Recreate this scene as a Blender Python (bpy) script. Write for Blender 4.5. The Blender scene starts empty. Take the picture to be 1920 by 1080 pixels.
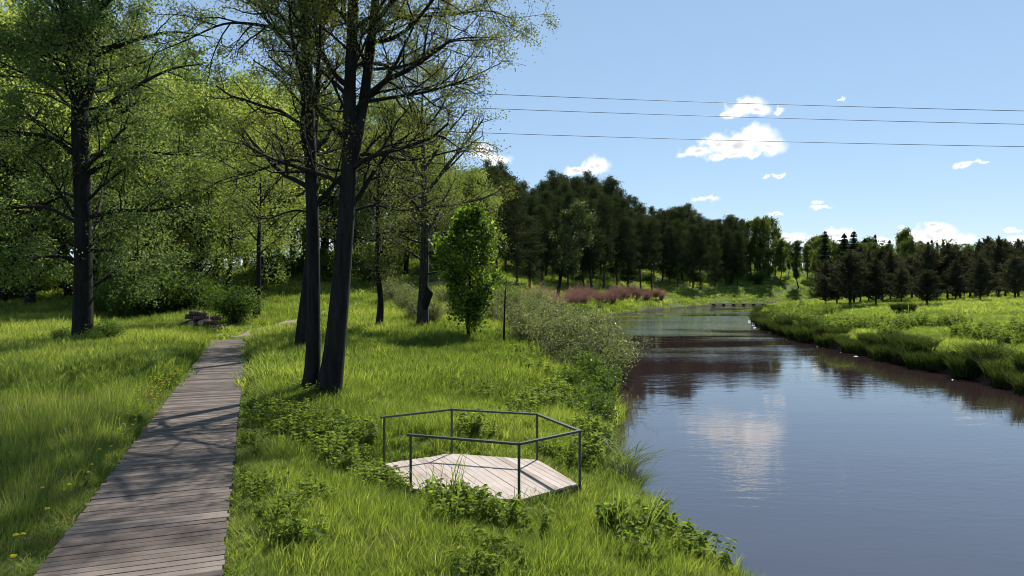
import bpy, math, random
import numpy as np
from mathutils import Vector, Matrix
random.seed(7)
scene = bpy.context.scene
COL = scene.collection
CAMZ, FPX = 3.2, 1280.0
PI = math.pi
rad = math.radians

def sst(a, b, x):
    t = np.clip((np.asarray(x, float) - a) / (b - a), 0, 1)
    return t * t * (3 - 2 * t)

# ------------------------------------------------------------------ terrain
LT = [(-60,34),(-20,22),(0,11.5),(5,8),(8.5,4.7),(11.6,3.65),(12.8,3.35),(14.9,3.0),(17.9,3.0),(21.6,3.2),(27.3,4.0),(41.8,5.9),(62.7,8.0),(85,9.6),(96.5,11),(110,14),(125,18.6),(145,27),(165,37),(196,58),(224,86),(260,150),(300,240),(400,700)]
RT = [(-60,54),(0,27),(20,24.2),(32,24.1),(38,25),(43,25.2),(52,26),(63,26.8),(83,30.7),(104,37),(131,48),(155,58),(179,69),(200,90),(224,125),(260,195),(300,290),(400,760)]
YS = np.arange(-60, 400.5, 0.5)
def smooth_tab(T):
    a = np.array(T, float)
    v = np.interp(YS, a[:, 0], a[:, 1])
    out = v.copy()
    for _ in range(3):
        p = np.pad(out, 6, mode='edge')
        p[:6] = out[0] - (out[1] - out[0]) * np.arange(6, 0, -1)
        p[-6:] = out[-1] + (out[-1] - out[-2]) * np.arange(1, 7)
        out = np.convolve(p, np.ones(13) / 13, mode='valid')
    w = np.clip((YS - 25) / 25, 0, 1)
    return v * (1 - w) + out * w
XL, XR = smooth_tab(LT), smooth_tab(RT)
SL, SR = np.gradient(XL, YS), np.gradient(XR, YS)
WATER = -1.7
def dl_of(x, y):      # metres from the left waterline, positive on land
    return (np.interp(y, YS, XL) - x) / np.sqrt(1 + np.interp(y, YS, SL) ** 2)
def dr_of(x, y):
    return (x - np.interp(y, YS, XR)) / np.sqrt(1 + np.interp(y, YS, SR) ** 2)
HEX = np.array([(-2.87,15.35),(-1.44,16.3),(.576,15.7),(1.374,13.85),(.13,12.7),(-2.0,13.48)])
def G(x, y):
    x = np.asarray(x, float); y = np.asarray(y, float)
    dl, dr = dl_of(x, y), dr_of(x, y)
    zl = np.interp(dl, [-6,-1.5,0,.8,1.8,4.5,9,14,30], [-3.2,-2.5,-1.75,-1.4,-1.1,-.72,-.25,-.1,-.1])
    yy = np.minimum(y, 92)
    rise = .032 * ((yy - 41) + np.sqrt((yy - 41) ** 2 + 36))
    zl = zl + rise * sst(-1, 15, dl)
    hill = 9.0 * sst(6, 40, dl) * sst(78, 125, y) * sst(-70, -8, x)
    zl = zl + hill
    zr = np.interp(dr, [-6,-1.5,0,.7,2,5,12,30,60,120], [-3.2,-2.5,-1.75,-1.1,-.75,-.35,.4,1.35,1.9,2.2])
    mid = np.where(dl > -dr * 0 - 1e9, np.maximum(zl * (dl > -6) + -3.2 * (dl <= -6), zr * (dr > -6) + -3.2 * (dr <= -6)), 0)
    z = mid
    n = .05 * np.sin(x * .9 + 1.3 * np.sin(y * .37)) * np.sin(y * .8 + 2 * np.sin(x * .23)) + .10 * np.sin(x * .21 + 1) * np.sin(y * .17)
    land = np.maximum(sst(1, 5, dl), sst(1, 5, dr))
    z = z + n * land * sst(3, 8, np.hypot(x + 4, (y - 7) * .3))
    # seat under the viewing platform and bed of the boardwalk
    r = np.hypot(x + .7, y - 14.5)
    z = np.where(r < 3.4, np.minimum(z, -.98 + .5 * sst(2.0, 3.4, r)), z)
    db = np.abs((x + 4.28) * .9345 + (y - 7.6) * .356)
    onb = (y > -8) & (y < 43)
    z = np.where(onb, z * sst(1.0, 2.6, db) + (-.13) * (1 - sst(1.0, 2.6, db)) + 0, z)
    return z
def gz(x, y): return float(G(np.array([x]), np.array([y]))[0])
def wx(px, Y): return (px - 960) / FPX * Y
def wz(py, Y): return CAMZ - (py - 540) / FPX * Y
def pxof(x, y): return 960 + FPX * x / y

# ------------------------------------------------------------------ mesh builder
class GB:
    def __init__(s): s.v=[]; s.q=[]; s.t=[]; s.w=[]; s.n=0
    def add(s, v, q=None, t=None, tint=.5):
        v = np.asarray(v, float).reshape(-1, 3)
        if q is not None and len(q): s.q.append(np.asarray(q, np.int64).reshape(-1, 4) + s.n)
        if t is not None and len(t): s.t.append(np.asarray(t, np.int64).reshape(-1, 3) + s.n)
        s.w.append(np.broadcast_to(np.asarray(tint, float), (len(v),)).copy())
        s.v.append(v); s.n += len(v)
    def mesh(s, name, mat, flat=False):
        me = bpy.data.meshes.new(name)
        v = np.concatenate(s.v).astype(np.float32)
        q = np.concatenate(s.q) if s.q else np.zeros((0, 4), np.int64)
        t = np.concatenate(s.t) if s.t else np.zeros((0, 3), np.int64)
        me.vertices.add(len(v)); me.vertices.foreach_set('co', v.ravel())
        loops = np.concatenate([q.ravel(), t.ravel()]).astype(np.int32)
        me.loops.add(len(loops)); me.loops.foreach_set('vertex_index', loops)
        ls = np.concatenate([np.arange(len(q)) * 4, len(q) * 4 + np.arange(len(t)) * 3]).astype(np.int32)
        me.polygons.add(len(ls)); me.polygons.foreach_set('loop_start', ls)
        me.update(calc_edges=True)
        at = me.attributes.new('tint', 'FLOAT', 'POINT')
        at.data.foreach_set('value', np.concatenate(s.w).astype(np.float32))
        (me.shade_flat if flat else me.shade_smooth)()
        me.materials.append(mat)
        return me

def nrm(a): return a / np.maximum(np.linalg.norm(a, axis=-1, keepdims=True), 1e-9)

def tube(gb, pts, rr, sides=6, tint=.5, cap=False):
    pts = np.asarray(pts, float); n = len(pts)
    rr = np.broadcast_to(np.asarray(rr, float), (n,))
    t = nrm(np.gradient(pts, axis=0))
    d = pts[-1] - pts[0]; d = d / (np.linalg.norm(d) + 1e-9)
    ref = np.array([1., 0, 0]) if abs(d[2]) > .7 else np.array([0, 0, 1.])
    u = nrm(np.cross(t, ref)); w = np.cross(t, u)
    a = np.arange(sides) * 2 * PI / sides
    ring = pts[:, None] + rr[:, None, None] * (np.cos(a)[None, :, None] * u[:, None] + np.sin(a)[None, :, None] * w[:, None])
    i, k = np.meshgrid(np.arange(n - 1), np.arange(sides), indexing='ij')
    k2 = (k + 1) % sides
    q = np.stack([i * sides + k, i * sides + k2, (i + 1) * sides + k2, (i + 1) * sides + k], -1).reshape(-1, 4)
    gb.add(ring.reshape(-1, 3), q, None, tint)
    if cap:
        for idx, e in ((0, 0), (n - 1, 1)):
            b = ring[idx]; c = pts[idx]
            vs = np.vstack([b, c[None]])
            kk = np.arange(sides); k2 = (kk + 1) % sides
            tr = np.stack([kk, k2, np.full(sides, sides)], -1)
            if e == 0: tr = tr[:, ::-1]
            gb.add(vs, None, tr, tint)

def box(gb, c, s, tint=.5, rz=0.):
    c = np.array(c, float); s = np.array(s, float) / 2
    v = np.array([(x, y, z) for z in (-1, 1) for y in (-1, 1) for x in (-1, 1)], float) * s
    if rz:
        co, si = math.cos(rz), math.sin(rz)
        v = np.stack([v[:, 0] * co - v[:, 1] * si, v[:, 0] * si + v[:, 1] * co, v[:, 2]], -1)
    gb.add(v + c, [(0,2,3,1),(4,5,7,6),(0,1,5,4),(2,6,7,3),(0,4,6,2),(1,3,7,5)], None, tint)

def leaves(gb, pos, size, rr, up=.5, wr=.62, tm=.5, ts=.2, axis=None, fold=.16):
    pos = np.asarray(pos, float); N = len(pos)
    if N == 0: return
    s = size * rr.uniform(.65, 1.3, N)[:, None]
    nn = nrm(rr.normal(0, 1, (N, 3)) + np.array([0, 0, up]))
    a = rr.normal(0, 1, (N, 3)) if axis is None else axis + rr.normal(0, .25, (N, 3))
    if axis is None:
        a = nrm(np.cross(nn, a)); b = np.cross(nn, a)
    else:
        a = nrm(a); b = nrm(np.cross(a, nn)); nn = np.cross(b, a)
    v = np.stack([pos - a * s * .5, pos + b * s * wr * .5 + nn * s * fold, pos + a * s * .5, pos - b * s * wr * .5 + nn * s * fold], 1)
    tint = np.repeat(np.clip(rr.normal(tm, ts, N), 0, 1), 4)
    gb.add(v.reshape(-1, 3), np.arange(N * 4).reshape(-1, 4), None, tint)

def grow(gb, tips, p, d, L, r, lvl, P, rr):
    n = P['seg'][lvl]; pts = np.empty((n + 1, 3)); pts[0] = p
    ns = rr.normal(0, P['wig'][lvl], (n, 3)); up = P['up'][lvl]; st = L / n
    ds = [d]
    for i in range(n):
        d = d + ns[i]; d[2] += up
        d = d / math.sqrt(d[0] ** 2 + d[1] ** 2 + d[2] ** 2)
        pts[i + 1] = pts[i] + d * st; ds.append(d)
    rads = r * np.linspace(1, P.get('tip', .35), n + 1)
    if r > P.get('rmin', 0): tube(gb, pts, np.maximum(rads, P.get('rfloor', .004)), P['sides'][lvl])
    if lvl >= P['max']:
        tips.append(pts[1:]); return
    if lvl >= P['max'] - 1: tips.append(pts[n // 2 + 1:])
    spawn(gb, tips, pts, ds, rads, L, lvl, P, rr)

def spawn(gb, tips, pts, ds, rads, L, lvl, P, rr, lenf=None):
    n = len(pts) - 1; m = P['n'][lvl]; t0 = P['t0'][lvl]
    az0 = rr.uniform(0, 6.28)
    for k in range(m):
        t = t0 + (1 - t0) * (k + rr.uniform(.1, .9)) / m
        f = t * n; i = min(int(f), n - 1); f -= i
        pos = pts[i] * (1 - f) + pts[i + 1] * f
        pd = ds[min(i + 1, len(ds) - 1)]
        az = az0 + 2.4 * k + rr.uniform(-.4, .4)
        ref = np.array([0, 0, 1.]) if abs(pd[2]) < .8 else np.array([1., 0, 0])
        u = np.cross(pd, ref); u /= np.linalg.norm(u) + 1e-9; w = np.cross(pd, u)
        an = P['ang'][lvl] * rr.uniform(.75, 1.25)
        cd = pd * math.cos(an) + (u * math.cos(az) + w * math.sin(az)) * math.sin(an)
        cl = (lenf(t) if lenf else L * P['ratio'][lvl] * (1.15 - .6 * t)) * rr.uniform(.7, 1.2)
        cr = min((rads[i] * (1 - f) + rads[i + 1] * f) * .7, P['thick'] * cl ** 1.15)
        grow(gb, tips, pos, cd, cl, cr, lvl + 1, P, rr)

def polyline(pts, rads, sub=4):
    pts = np.array(pts, float); rads = np.array(rads, float)
    n = len(pts); t = np.arange(n); tt = np.linspace(0, n - 1, (n - 1) * sub + 1)
    out = np.empty((len(tt), 3))
    # catmull-rom
    pp = np.vstack([2 * pts[0] - pts[1], pts, 2 * pts[-1] - pts[-2]])
    for j, x in enumerate(tt):
        i = min(int(x), n - 2); f = x - i
        p0, p1, p2, p3 = pp[i], pp[i + 1], pp[i + 2], pp[i + 3]
        out[j] = .5 * (2 * p1 + (p2 - p0) * f + (2 * p0 - 5 * p1 + 4 * p2 - p3) * f * f + (3 * p1 - p0 - 3 * p2 + p3) * f ** 3)
    return out, np.interp(tt, t, rads)

# ------------------------------------------------------------------ object helpers
def new(name, data, parent=None, **pr):
    o = bpy.data.objects.new(name, data); COL.objects.link(o)
    if parent is not None: o.parent = parent
    for k, v in pr.items(): o[k] = v
    return o
def thing(name, label, cat, loc, rz=0., sc=1., group=None):
    o = bpy.data.objects.new(name, None); COL.objects.link(o)
    o.empty_display_size = .3
    o.location = loc; o.rotation_euler = (0, 0, rz)
    o.scale = (sc, sc, sc) if not hasattr(sc, '__len__') else sc
    o['label'] = label; o['category'] = cat
    if group: o['group'] = group
    return o
def place(name, kind, label, cat, x, y, rz=0., sc=1., group=None, dz=-.05):
    """one thing: an Empty on the ground that parents a copy of each part of KIND (mesh data shared between copies)"""
    o = thing(name, label, cat, (x, y, gz(x, y) + dz), rz, sc, group)
    for pn, me in kind: new(pn, me, o)
    return o
ORD = ['', 'second', 'third', 'fourth', 'fifth', 'sixth', 'seventh', 'eighth', 'ninth', 'tenth']
def rank_labels(objs, text):
    """text(phrase) for things of one section, told apart by their order across the photo"""
    objs = sorted(objs, key=lambda o: o.location.x / o.location.y); n = len(objs)
    for i, o in enumerate(objs):
        if n == 1: ph = 'the only'
        elif i == 0: ph = 'leftmost'
        elif i == n - 1: ph = 'rightmost'
        elif i <= n // 2: ph = ORD[i] + ' from left'
        else: ph = ORD[n - 1 - i] + ' from right'
        o['label'] = text.replace('#', ph)

# ------------------------------------------------------------------ materials
def mat_new(name):
    m = bpy.data.materials.new(name); m.use_nodes = True
    nt = m.node_tree; nt.nodes.clear()
    out = nt.nodes.new('ShaderNodeOutputMaterial')
    return m, nt, out
def N(nt, typ, **kw):
    n = nt.nodes.new(typ)
    for k, v in kw.items():
        if k == 'inp':
            for a, b in v.items(): n.inputs[a].default_value = b
        else: setattr(n, k, v)
    return n
def L(nt, a, b): nt.links.new(a, b)
def ramp(nt, fac, stops):
    r = nt.nodes.new('ShaderNodeValToRGB'); e = r.color_ramp.elements
    while len(e) < len(stops): e.new(.5)
    for i, (p, c) in enumerate(stops):
        e[i].position = p; e[i].color = (*c, 1)
    if fac is not None: L(nt, fac, r.inputs[0])
    return r
def math_n(nt, op, a, b=None, clamp=False):
    n = nt.nodes.new('ShaderNodeMath'); n.operation = op; n.use_clamp = clamp
    for i, v in enumerate((a, b)):
        if v is None: continue
        if isinstance(v, (int, float)): n.inputs[i].default_value = v
        else: L(nt, v, n.inputs[i])
    return n.outputs[0]

def leaf_mat(name, dark, mid, light, trans=.5, tcol=(1.25, 1.25, .45), inst=False, rough=.5, spec=.35, orand=.35):
    m, nt, out = mat_new(name)
    at = N(nt, 'ShaderNodeAttribute', attribute_name='tint')
    if inst:
        a2 = N(nt, 'ShaderNodeAttribute', attribute_name='itint', attribute_type='INSTANCER')
        r2 = a2.outputs['Fac']
    else:
        r2 = N(nt, 'ShaderNodeObjectInfo').outputs['Random']
    s = math_n(nt, 'ADD', math_n(nt, 'MULTIPLY', at.outputs['Fac'], 1 - orand), math_n(nt, 'MULTIPLY', r2, orand))
    r = ramp(nt, s, [(.12, dark), (.5, mid), (.88, light)])
    p = N(nt, 'ShaderNodeBsdfPrincipled', inp={'Roughness': rough, 'Specular IOR Level': spec})
    L(nt, r.outputs[0], p.inputs['Base Color'])
    tr = N(nt, 'ShaderNodeBsdfTranslucent')
    mx = N(nt, 'ShaderNodeMix', data_type='RGBA', blend_type='MULTIPLY'); mx.inputs[0].default_value = 1
    L(nt, r.outputs[0], mx.inputs[6]); mx.inputs[7].default_value = (*tcol, 1); mx.clamp_result = False
    L(nt, mx.outputs[2], tr.inputs[0])
    ms = N(nt, 'ShaderNodeMixShader'); ms.inputs[0].default_value = trans
    L(nt, p.outputs[0], ms.inputs[1]); L(nt, tr.outputs[0], ms.inputs[2])
    L(nt, ms.outputs[0], out.inputs[0])
    return m

def bark_mat(name, c1, c2, sc=6., top=None, bump=.5):
    m, nt, out = mat_new(name)
    tc = N(nt, 'ShaderNodeTexCoord')
    mp = N(nt, 'ShaderNodeMapping'); mp.inputs['Scale'].default_value = (1, 1, .16)
    L(nt, tc.outputs['Object'], mp.inputs[0])
    no = N(nt, 'ShaderNodeTexNoise', inp={'Scale': sc, 'Detail': 6., 'Roughness': .7}); L(nt, mp.outputs[0], no.inputs['Vector'])
    r = ramp(nt, no.outputs[0], [(.35, c1), (.65, c2)])
    col = r.outputs[0]
    n2 = N(nt, 'ShaderNodeTexNoise', inp={'Scale': 1.3, 'Detail': 3.}); L(nt, tc.outputs['Object'], n2.inputs['Vector'])
    r2 = ramp(nt, n2.outputs[0], [(.45, (1, 1, 1)), (.7, (.75, .85, .62))])
    mm = N(nt, 'ShaderNodeMix', data_type='RGBA', blend_type='MULTIPLY'); mm.inputs[0].default_value = 1
    L(nt, col, mm.inputs[6]); L(nt, r2.outputs[0], mm.inputs[7]); col = mm.outputs[2]
    if top:
        sp = N(nt, 'ShaderNodeSeparateXYZ'); L(nt, tc.outputs['Object'], sp.inputs[0])
        mr = N(nt, 'ShaderNodeMapRange', inp={1: top[1], 2: top[2]}); L(nt, sp.outputs[2], mr.inputs[0])
        mx = N(nt, 'ShaderNodeMix', data_type='RGBA'); L(nt, mr.outputs[0], mx.inputs[0]); L(nt, col, mx.inputs[6]); mx.inputs[7].default_value = (*top[0], 1)
        col = mx.outputs[2]
    p = N(nt, 'ShaderNodeBsdfPrincipled', inp={'Roughness': .9, 'Specular IOR Level': .2}); L(nt, col, p.inputs['Base Color'])
    b = N(nt, 'ShaderNodeBump', inp={'Strength': bump, 'Distance': .05}); L(nt, no.outputs[0], b.inputs['Height']); L(nt, b.outputs[0], p.inputs['Normal'])
    L(nt, p.outputs[0], out.inputs[0])
    return m

def plain_mat(name, col, rough=.6, metal=0., noise=.15, sc=8., spec=.5):
    m, nt, out = mat_new(name)
    tc = N(nt, 'ShaderNodeTexCoord')
    no = N(nt, 'ShaderNodeTexNoise', inp={'Scale': sc, 'Detail': 4.}); L(nt, tc.outputs['Object'], no.inputs['Vector'])
    r = ramp(nt, no.outputs[0], [(.3, tuple(c * (1 - noise) for c in col)), (.7, tuple(min(1, c * (1 + noise)) for c in col))])
    p = N(nt, 'ShaderNodeBsdfPrincipled', inp={'Roughness': rough, 'Metallic': metal, 'Specular IOR Level': spec}); L(nt, r.outputs[0], p.inputs['Base Color'])
    L(nt, p.outputs[0], out.inputs[0])
    return m

def wood_mat(name, c1, c2, c3, ys=70., spec=.3, rough=.7):
    """weathered boards: grain along local X, one tint per board"""
    m, nt, out = mat_new(name)
    tc = N(nt, 'ShaderNodeTexCoord')
    mp = N(nt, 'ShaderNodeMapping'); mp.inputs['Scale'].default_value = (1.6, ys, 4)
    L(nt, tc.outputs['Object'], mp.inputs[0])
    no = N(nt, 'ShaderNodeTexNoise', inp={'Scale': 1., 'Detail': 5., 'Roughness': .65, 'Distortion': .4}); L(nt, mp.outputs[0], no.inputs['Vector'])
    at = N(nt, 'ShaderNodeAttribute', attribute_name='tint')
    n2 = N(nt, 'ShaderNodeTexNoise', inp={'Scale': 1.7, 'Detail': 5.}); L(nt, tc.outputs['Object'], n2.inputs['Vector'])
    s = math_n(nt, 'ADD', math_n(nt, 'MULTIPLY', no.outputs[0], .55), math_n(nt, 'MULTIPLY', at.outputs['Fac'], .32))
    s = math_n(nt, 'ADD', s, math_n(nt, 'MULTIPLY', math_n(nt, 'SUBTRACT', n2.outputs[0], .5), .5))
    r = ramp(nt, s, [(.2, c1), (.45, c2), (.75, c3)])
    p = N(nt, 'ShaderNodeBsdfPrincipled', inp={'Roughness': rough, 'Specular IOR Level': spec}); L(nt, r.outputs[0], p.inputs['Base Color'])
    b = N(nt, 'ShaderNodeBump', inp={'Strength': .35, 'Distance': .01}); L(nt, no.outputs[0], b.inputs['Height']); L(nt, b.outputs[0], p.inputs['Normal'])
    L(nt, p.outputs[0], out.inputs[0])
    return m

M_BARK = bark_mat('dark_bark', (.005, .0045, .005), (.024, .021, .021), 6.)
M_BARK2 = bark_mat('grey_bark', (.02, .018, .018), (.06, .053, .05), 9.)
M_PINEBARK = bark_mat('pine_bark', (.03, .024, .02), (.09, .07, .055), 9., top=((.20, .09, .04), 7., 13.))
M_LEAF_BIG = leaf_mat('old_tree_leaf', (.06, .10, .034), (.17, .235, .07), (.34, .385, .13), .63, tcol=(1.2, 1.2, .7))
M_LEAF_TWIN = leaf_mat('young_olive_leaf', (.045, .055, .02), (.11, .13, .038), (.21, .23, .07), .5)
M_LEAF_FOREST = leaf_mat('spring_leaf', (.06, .095, .03), (.19, .25, .065), (.38, .43, .14), .66, tcol=(1.2, 1.2, .65), orand=.4)
M_LEAF_MAPLE = leaf_mat('maple_leaf', (.035, .07, .012), (.10, .175, .022), (.28, .38, .05), .55, orand=.1)
M_LEAF_FAR = leaf_mat('far_leaf', (.035, .055, .012), (.075, .105, .022), (.13, .165, .035), .45, orand=.5)
M_NEEDLE = leaf_mat('pine_needle', (.016, .026, .017), (.036, .050, .028), (.075, .085, .042), .28, orand=.4, rough=.8, spec=.05)
M_NEEDLE_Y = leaf_mat('young_pine_needle', (.018, .021, .016), (.042, .045, .033), (.095, .093, .066), .3, orand=.4, spec=.04, rough=.8)
M_SPRUCE = leaf_mat('spruce_needle', (.010, .018, .012), (.018, .030, .018), (.03, .045, .025), .15, orand=.4, spec=.05, rough=.8)
M_WILLOW = leaf_mat('willow_leaf', (.085, .10, .055), (.17, .195, .105), (.29, .315, .18), .4)
M_SHRUB = leaf_mat('shrub_leaf', (.035, .07, .012), (.07, .125, .02), (.13, .20, .035), .5)
M_REDTWIG = leaf_mat('dry_reddish_stem', (.22, .11, .09), (.36, .20, .165), (.46, .30, .24), .4, tcol=(1, .8, .7))
M_SEDGE = leaf_mat('sedge_blade', (.02, .032, .012), (.045, .065, .022), (.10, .125, .05), .35, spec=.05, rough=.8)
M_GRASS = leaf_mat('grass_blade', (.045, .078, .022), (.155, .215, .045), (.37, .41, .12), .58, tcol=(1.2, 1.22, .55), spec=.2, inst=True, orand=.55)
M_WEED = leaf_mat('weed_leaf', (.05, .085, .02), (.13, .19, .038), (.25, .31, .075), .54, rough=.65, spec=.12, inst=True, orand=.4)
M_DEADGRASS = leaf_mat('old_grass', (.14, .11, .05), (.22, .18, .09), (.3, .26, .14), .4, inst=True, tcol=(1, .95, .7))
# ------------------------------------------------------------------ ground, water, path
def ground_mat():
    m, nt, out = mat_new('ground_soil_and_turf')
    tc = N(nt, 'ShaderNodeTexCoord')
    n1 = N(nt, 'ShaderNodeTexNoise', inp={'Scale': .22, 'Detail': 6., 'Roughness': .6}); L(nt, tc.outputs['Object'], n1.inputs['Vector'])
    n2 = N(nt, 'ShaderNodeTexNoise', inp={'Scale': 3.5, 'Detail': 6., 'Roughness': .7}); L(nt, tc.outputs['Object'], n2.inputs['Vector'])
    s = math_n(nt, 'ADD', math_n(nt, 'MULTIPLY', n1.outputs[0], .6), math_n(nt, 'MULTIPLY', n2.outputs[0], .4))
    r = ramp(nt, s, [(.36, (.035, .045, .014)), (.48, (.07, .105, .018)), (.58, (.105, .15, .025)), (.68, (.15, .18, .045))])
    # bare mud under water level
    sp = N(nt, 'ShaderNodeSeparateXYZ'); L(nt, tc.outputs['Object'], sp.inputs[0])
    mr = N(nt, 'ShaderNodeMapRange', inp={1: -1.35, 2: -1.6}); L(nt, sp.outputs[2], mr.inputs[0])
    mx = N(nt, 'ShaderNodeMix', data_type='RGBA'); L(nt, mr.outputs[0], mx.inputs[0]); L(nt, r.outputs[0], mx.inputs[6]); mx.inputs[7].default_value = (.045, .034, .024, 1)
    p = N(nt, 'ShaderNodeBsdfPrincipled', inp={'Roughness': .95, 'Specular IOR Level': .1}); L(nt, mx.outputs[2], p.inputs['Base Color'])
    b = N(nt, 'ShaderNodeBump', inp={'Strength': .8, 'Distance': .15}); L(nt, n2.outputs[0], b.inputs['Height']); L(nt, b.outputs[0], p.inputs['Normal'])
    L(nt, p.outputs[0], out.inputs[0])
    return m
tx = np.linspace(-6.4, 6.4, 340); gx = 3 * np.sinh(tx)
ty = np.linspace(-2.7, 6.1, 330); gy = 14 + 5 * np.sinh(ty)
X, Y = np.meshgrid(gx, gy)
Z = G(X, Y)
gb = GB()
ii, jj = np.meshgrid(np.arange(len(gy) - 1), np.arange(len(gx) - 1), indexing='ij')
w = len(gx)
quads = np.stack([ii * w + jj, ii * w + jj + 1, (ii + 1) * w + jj + 1, (ii + 1) * w + jj], -1).reshape(-1, 4)
gb.add(np.stack([X, Y, Z], -1).reshape(-1, 3), quads)
new('ground', gb.mesh('ground', ground_mat()), kind='structure', label='grassy river banks and wooded slope')

def water_mat():
    m, nt, out = mat_new('river_water')
    tc = N(nt, 'ShaderNodeTexCoord')
    def wav(sx, sy, sc, det, ro=.5, dist=.6):
        mp = N(nt, 'ShaderNodeMapping'); mp.inputs['Scale'].default_value = (sx, sy, 1); mp.inputs['Rotation'].default_value = (0, 0, .25)
        L(nt, tc.outputs['Object'], mp.inputs[0])
        n = N(nt, 'ShaderNodeTexNoise', inp={'Scale': sc, 'Detail': det, 'Roughness': ro, 'Distortion': dist}); L(nt, mp.outputs[0], n.inputs['Vector'])
        return n.outputs[0]
    small = wav(.5, 1.3, 2.4, 3.)
    big = wav(.35, 1., .33, 2.)
    fine = wav(.8, 1.2, 7., 2.)
    # ruffled reach: patches, stronger upstream
    sp = N(nt, 'ShaderNodeSeparateXYZ'); L(nt, tc.outputs['Object'], sp.inputs[0])
    far = N(nt, 'ShaderNodeMapRange', inp={1: 45., 2: 130.}); L(nt, sp.outputs[1], far.inputs[0])
    patch = ramp(nt, wav(.25, .7, .16, 3.), [(.42, (0, 0, 0)), (.62, (1, 1, 1))])
    ruff = math_n(nt, 'MULTIPLY', patch.outputs[0], math_n(nt, 'ADD', math_n(nt, 'MULTIPLY', far.outputs[0], 4.5), .10))
    h = math_n(nt, 'ADD', math_n(nt, 'MULTIPLY', big, .13), math_n(nt, 'MULTIPLY', small, .020))
    h = math_n(nt, 'ADD', h, math_n(nt, 'MULTIPLY', math_n(nt, 'ADD', math_n(nt, 'MULTIPLY', small, .5), math_n(nt, 'MULTIPLY', fine, .2)), ruff))
    b = N(nt, 'ShaderNodeBump', inp={'Strength': .25, 'Distance': .35}); L(nt, h, b.inputs['Height'])
    p = N(nt, 'ShaderNodeBsdfPrincipled', inp={'Base Color': (.026, .016, .017, 1), 'Roughness': .03, 'IOR': 2.3, 'Specular IOR Level': .5})
    L(nt, b.outputs[0], p.inputs['Normal']); L(nt, p.outputs[0], out.inputs[0])
    return m
gb = GB()
yy = np.concatenate([np.arange(-40, 130, 4.), np.arange(130, 381, 8.)])
xl = np.interp(yy, YS, XL) - 3.5; xr = np.interp(yy, YS, XR) + 3.5
xl = np.where(yy > 230, xl - 14, xl); xr = np.where(yy > 230, xr + 14, xr)
v = np.stack([np.stack([xl, yy, np.full_like(yy, WATER)], -1), np.stack([xr, yy, np.full_like(yy, WATER)], -1)], 1)
k = np.arange(len(yy) - 1)
gb.add(v.reshape(-1, 3), np.stack([2 * k, 2 * k + 1, 2 * k + 3, 2 * k + 2], -1))
new('river_water', gb.mesh('river_water', water_mat()), kind='structure', label='dark slow river reflecting sky and cloud')

# trodden path that leaves the end of the boardwalk
PATH = [(-16.6,41.5),(-17.2,44.5),(-16.9,49),(-16.3,55),(-15.3,62),(-14.3,69),(-13,78),(-11.5,88),(-8,98)]
pp, _ = polyline([(a, b, 0) for a, b in PATH], [1] * len(PATH), 8)
gb = GB(); tg = nrm(np.gradient(pp, axis=0)); sd = np.stack([tg[:, 1], -tg[:, 0], 0 * tg[:, 0]], -1)
rows = []
for o in (-1, -.5, 0, .5, 1):
    q = pp + sd * o * .75 * (1 + .12 * np.sin(np.arange(len(pp)) * 1.7 + o))[:, None]
    q[:, 2] = G(q[:, 0], q[:, 1]) + .035 - .03 * o * o
    rows.append(q)
v = np.stack(rows, 1); n = len(pp)
i, k = np.meshgrid(np.arange(n - 1), np.arange(4), indexing='ij')
gb.add(v.reshape(-1, 3), np.stack([i * 5 + k, i * 5 + k + 1, (i + 1) * 5 + k + 1, (i + 1) * 5 + k], -1).reshape(-1, 4))
M_PATH = plain_mat('sandy_path', (.24, .2, .15), .95, noise=.3, sc=2., spec=.1)
new('path', gb.mesh('path', M_PATH), kind='structure', label='pale trodden path climbing the lawn')

# ------------------------------------------------------------------ boardwalk
BW0 = np.array([-4.28, 7.6]); BWD = np.array([-.356, .9345]); HALF = .98
rr = np.random.default_rng(3)
bw = thing('boardwalk', 'long grey weathered plank boardwalk leading from the lower left to the trees', 'boardwalk', (BW0[0], BW0[1], 0), math.atan2(-BWD[0], BWD[1]))
M_BOARD = wood_mat('weathered_boards', (.028, .019, .015), (.095, .071, .058), (.215, .172, .145), 55., spec=.35, rough=.6)
gb = GB(); s = -8.0
while s < 36.6:
    wd = .142 * rr.uniform(.96, 1.04); gap = rr.uniform(.009, .024)
    x0 = -HALF + rr.normal(0, .012); x1 = HALF + rr.normal(0, .012)
    z0, z1 = rr.normal(0, .003, 2); t = np.clip(rr.normal(.55, .3), 0, 1); yaw = rr.normal(0, .0016)
    v = []
    for zz in (-.045, 0):
        for (xx, e, zt) in ((x0, 0, z0), (x1, 0, z1), (x1, 1, z1), (x0, 1, z0)):
            v.append((xx, s + e * wd + yaw * xx, zz + zt))
    # chamfered upper edges
    v += [(x0, s + .006 + yaw * x0, z0 + .004), (x1, s + .006 + yaw * x1, z1 + .004), (x1, s + wd - .006 + yaw * x1, z1 + .004), (x0, s + wd - .006 + yaw * x0, z0 + .004)]
    gb.add(v, [(0,1,5,4),(1,2,6,5),(2,3,7,6),(3,0,4,7),(4,5,9,8),(5,6,10,9),(6,7,11,10),(7,4,8,11),(8,9,10,11)], None, t)
    s += wd + gap
new('planking', gb.mesh('planking', M_BOARD, True), bw)
for x in (-.86, 0, .86):
    gb = GB(); box(gb, (x, 14.3, -.12), (.1, 44.4, .14)); new('joist', gb.mesh('joist', M_BOARD, True), bw)

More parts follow.
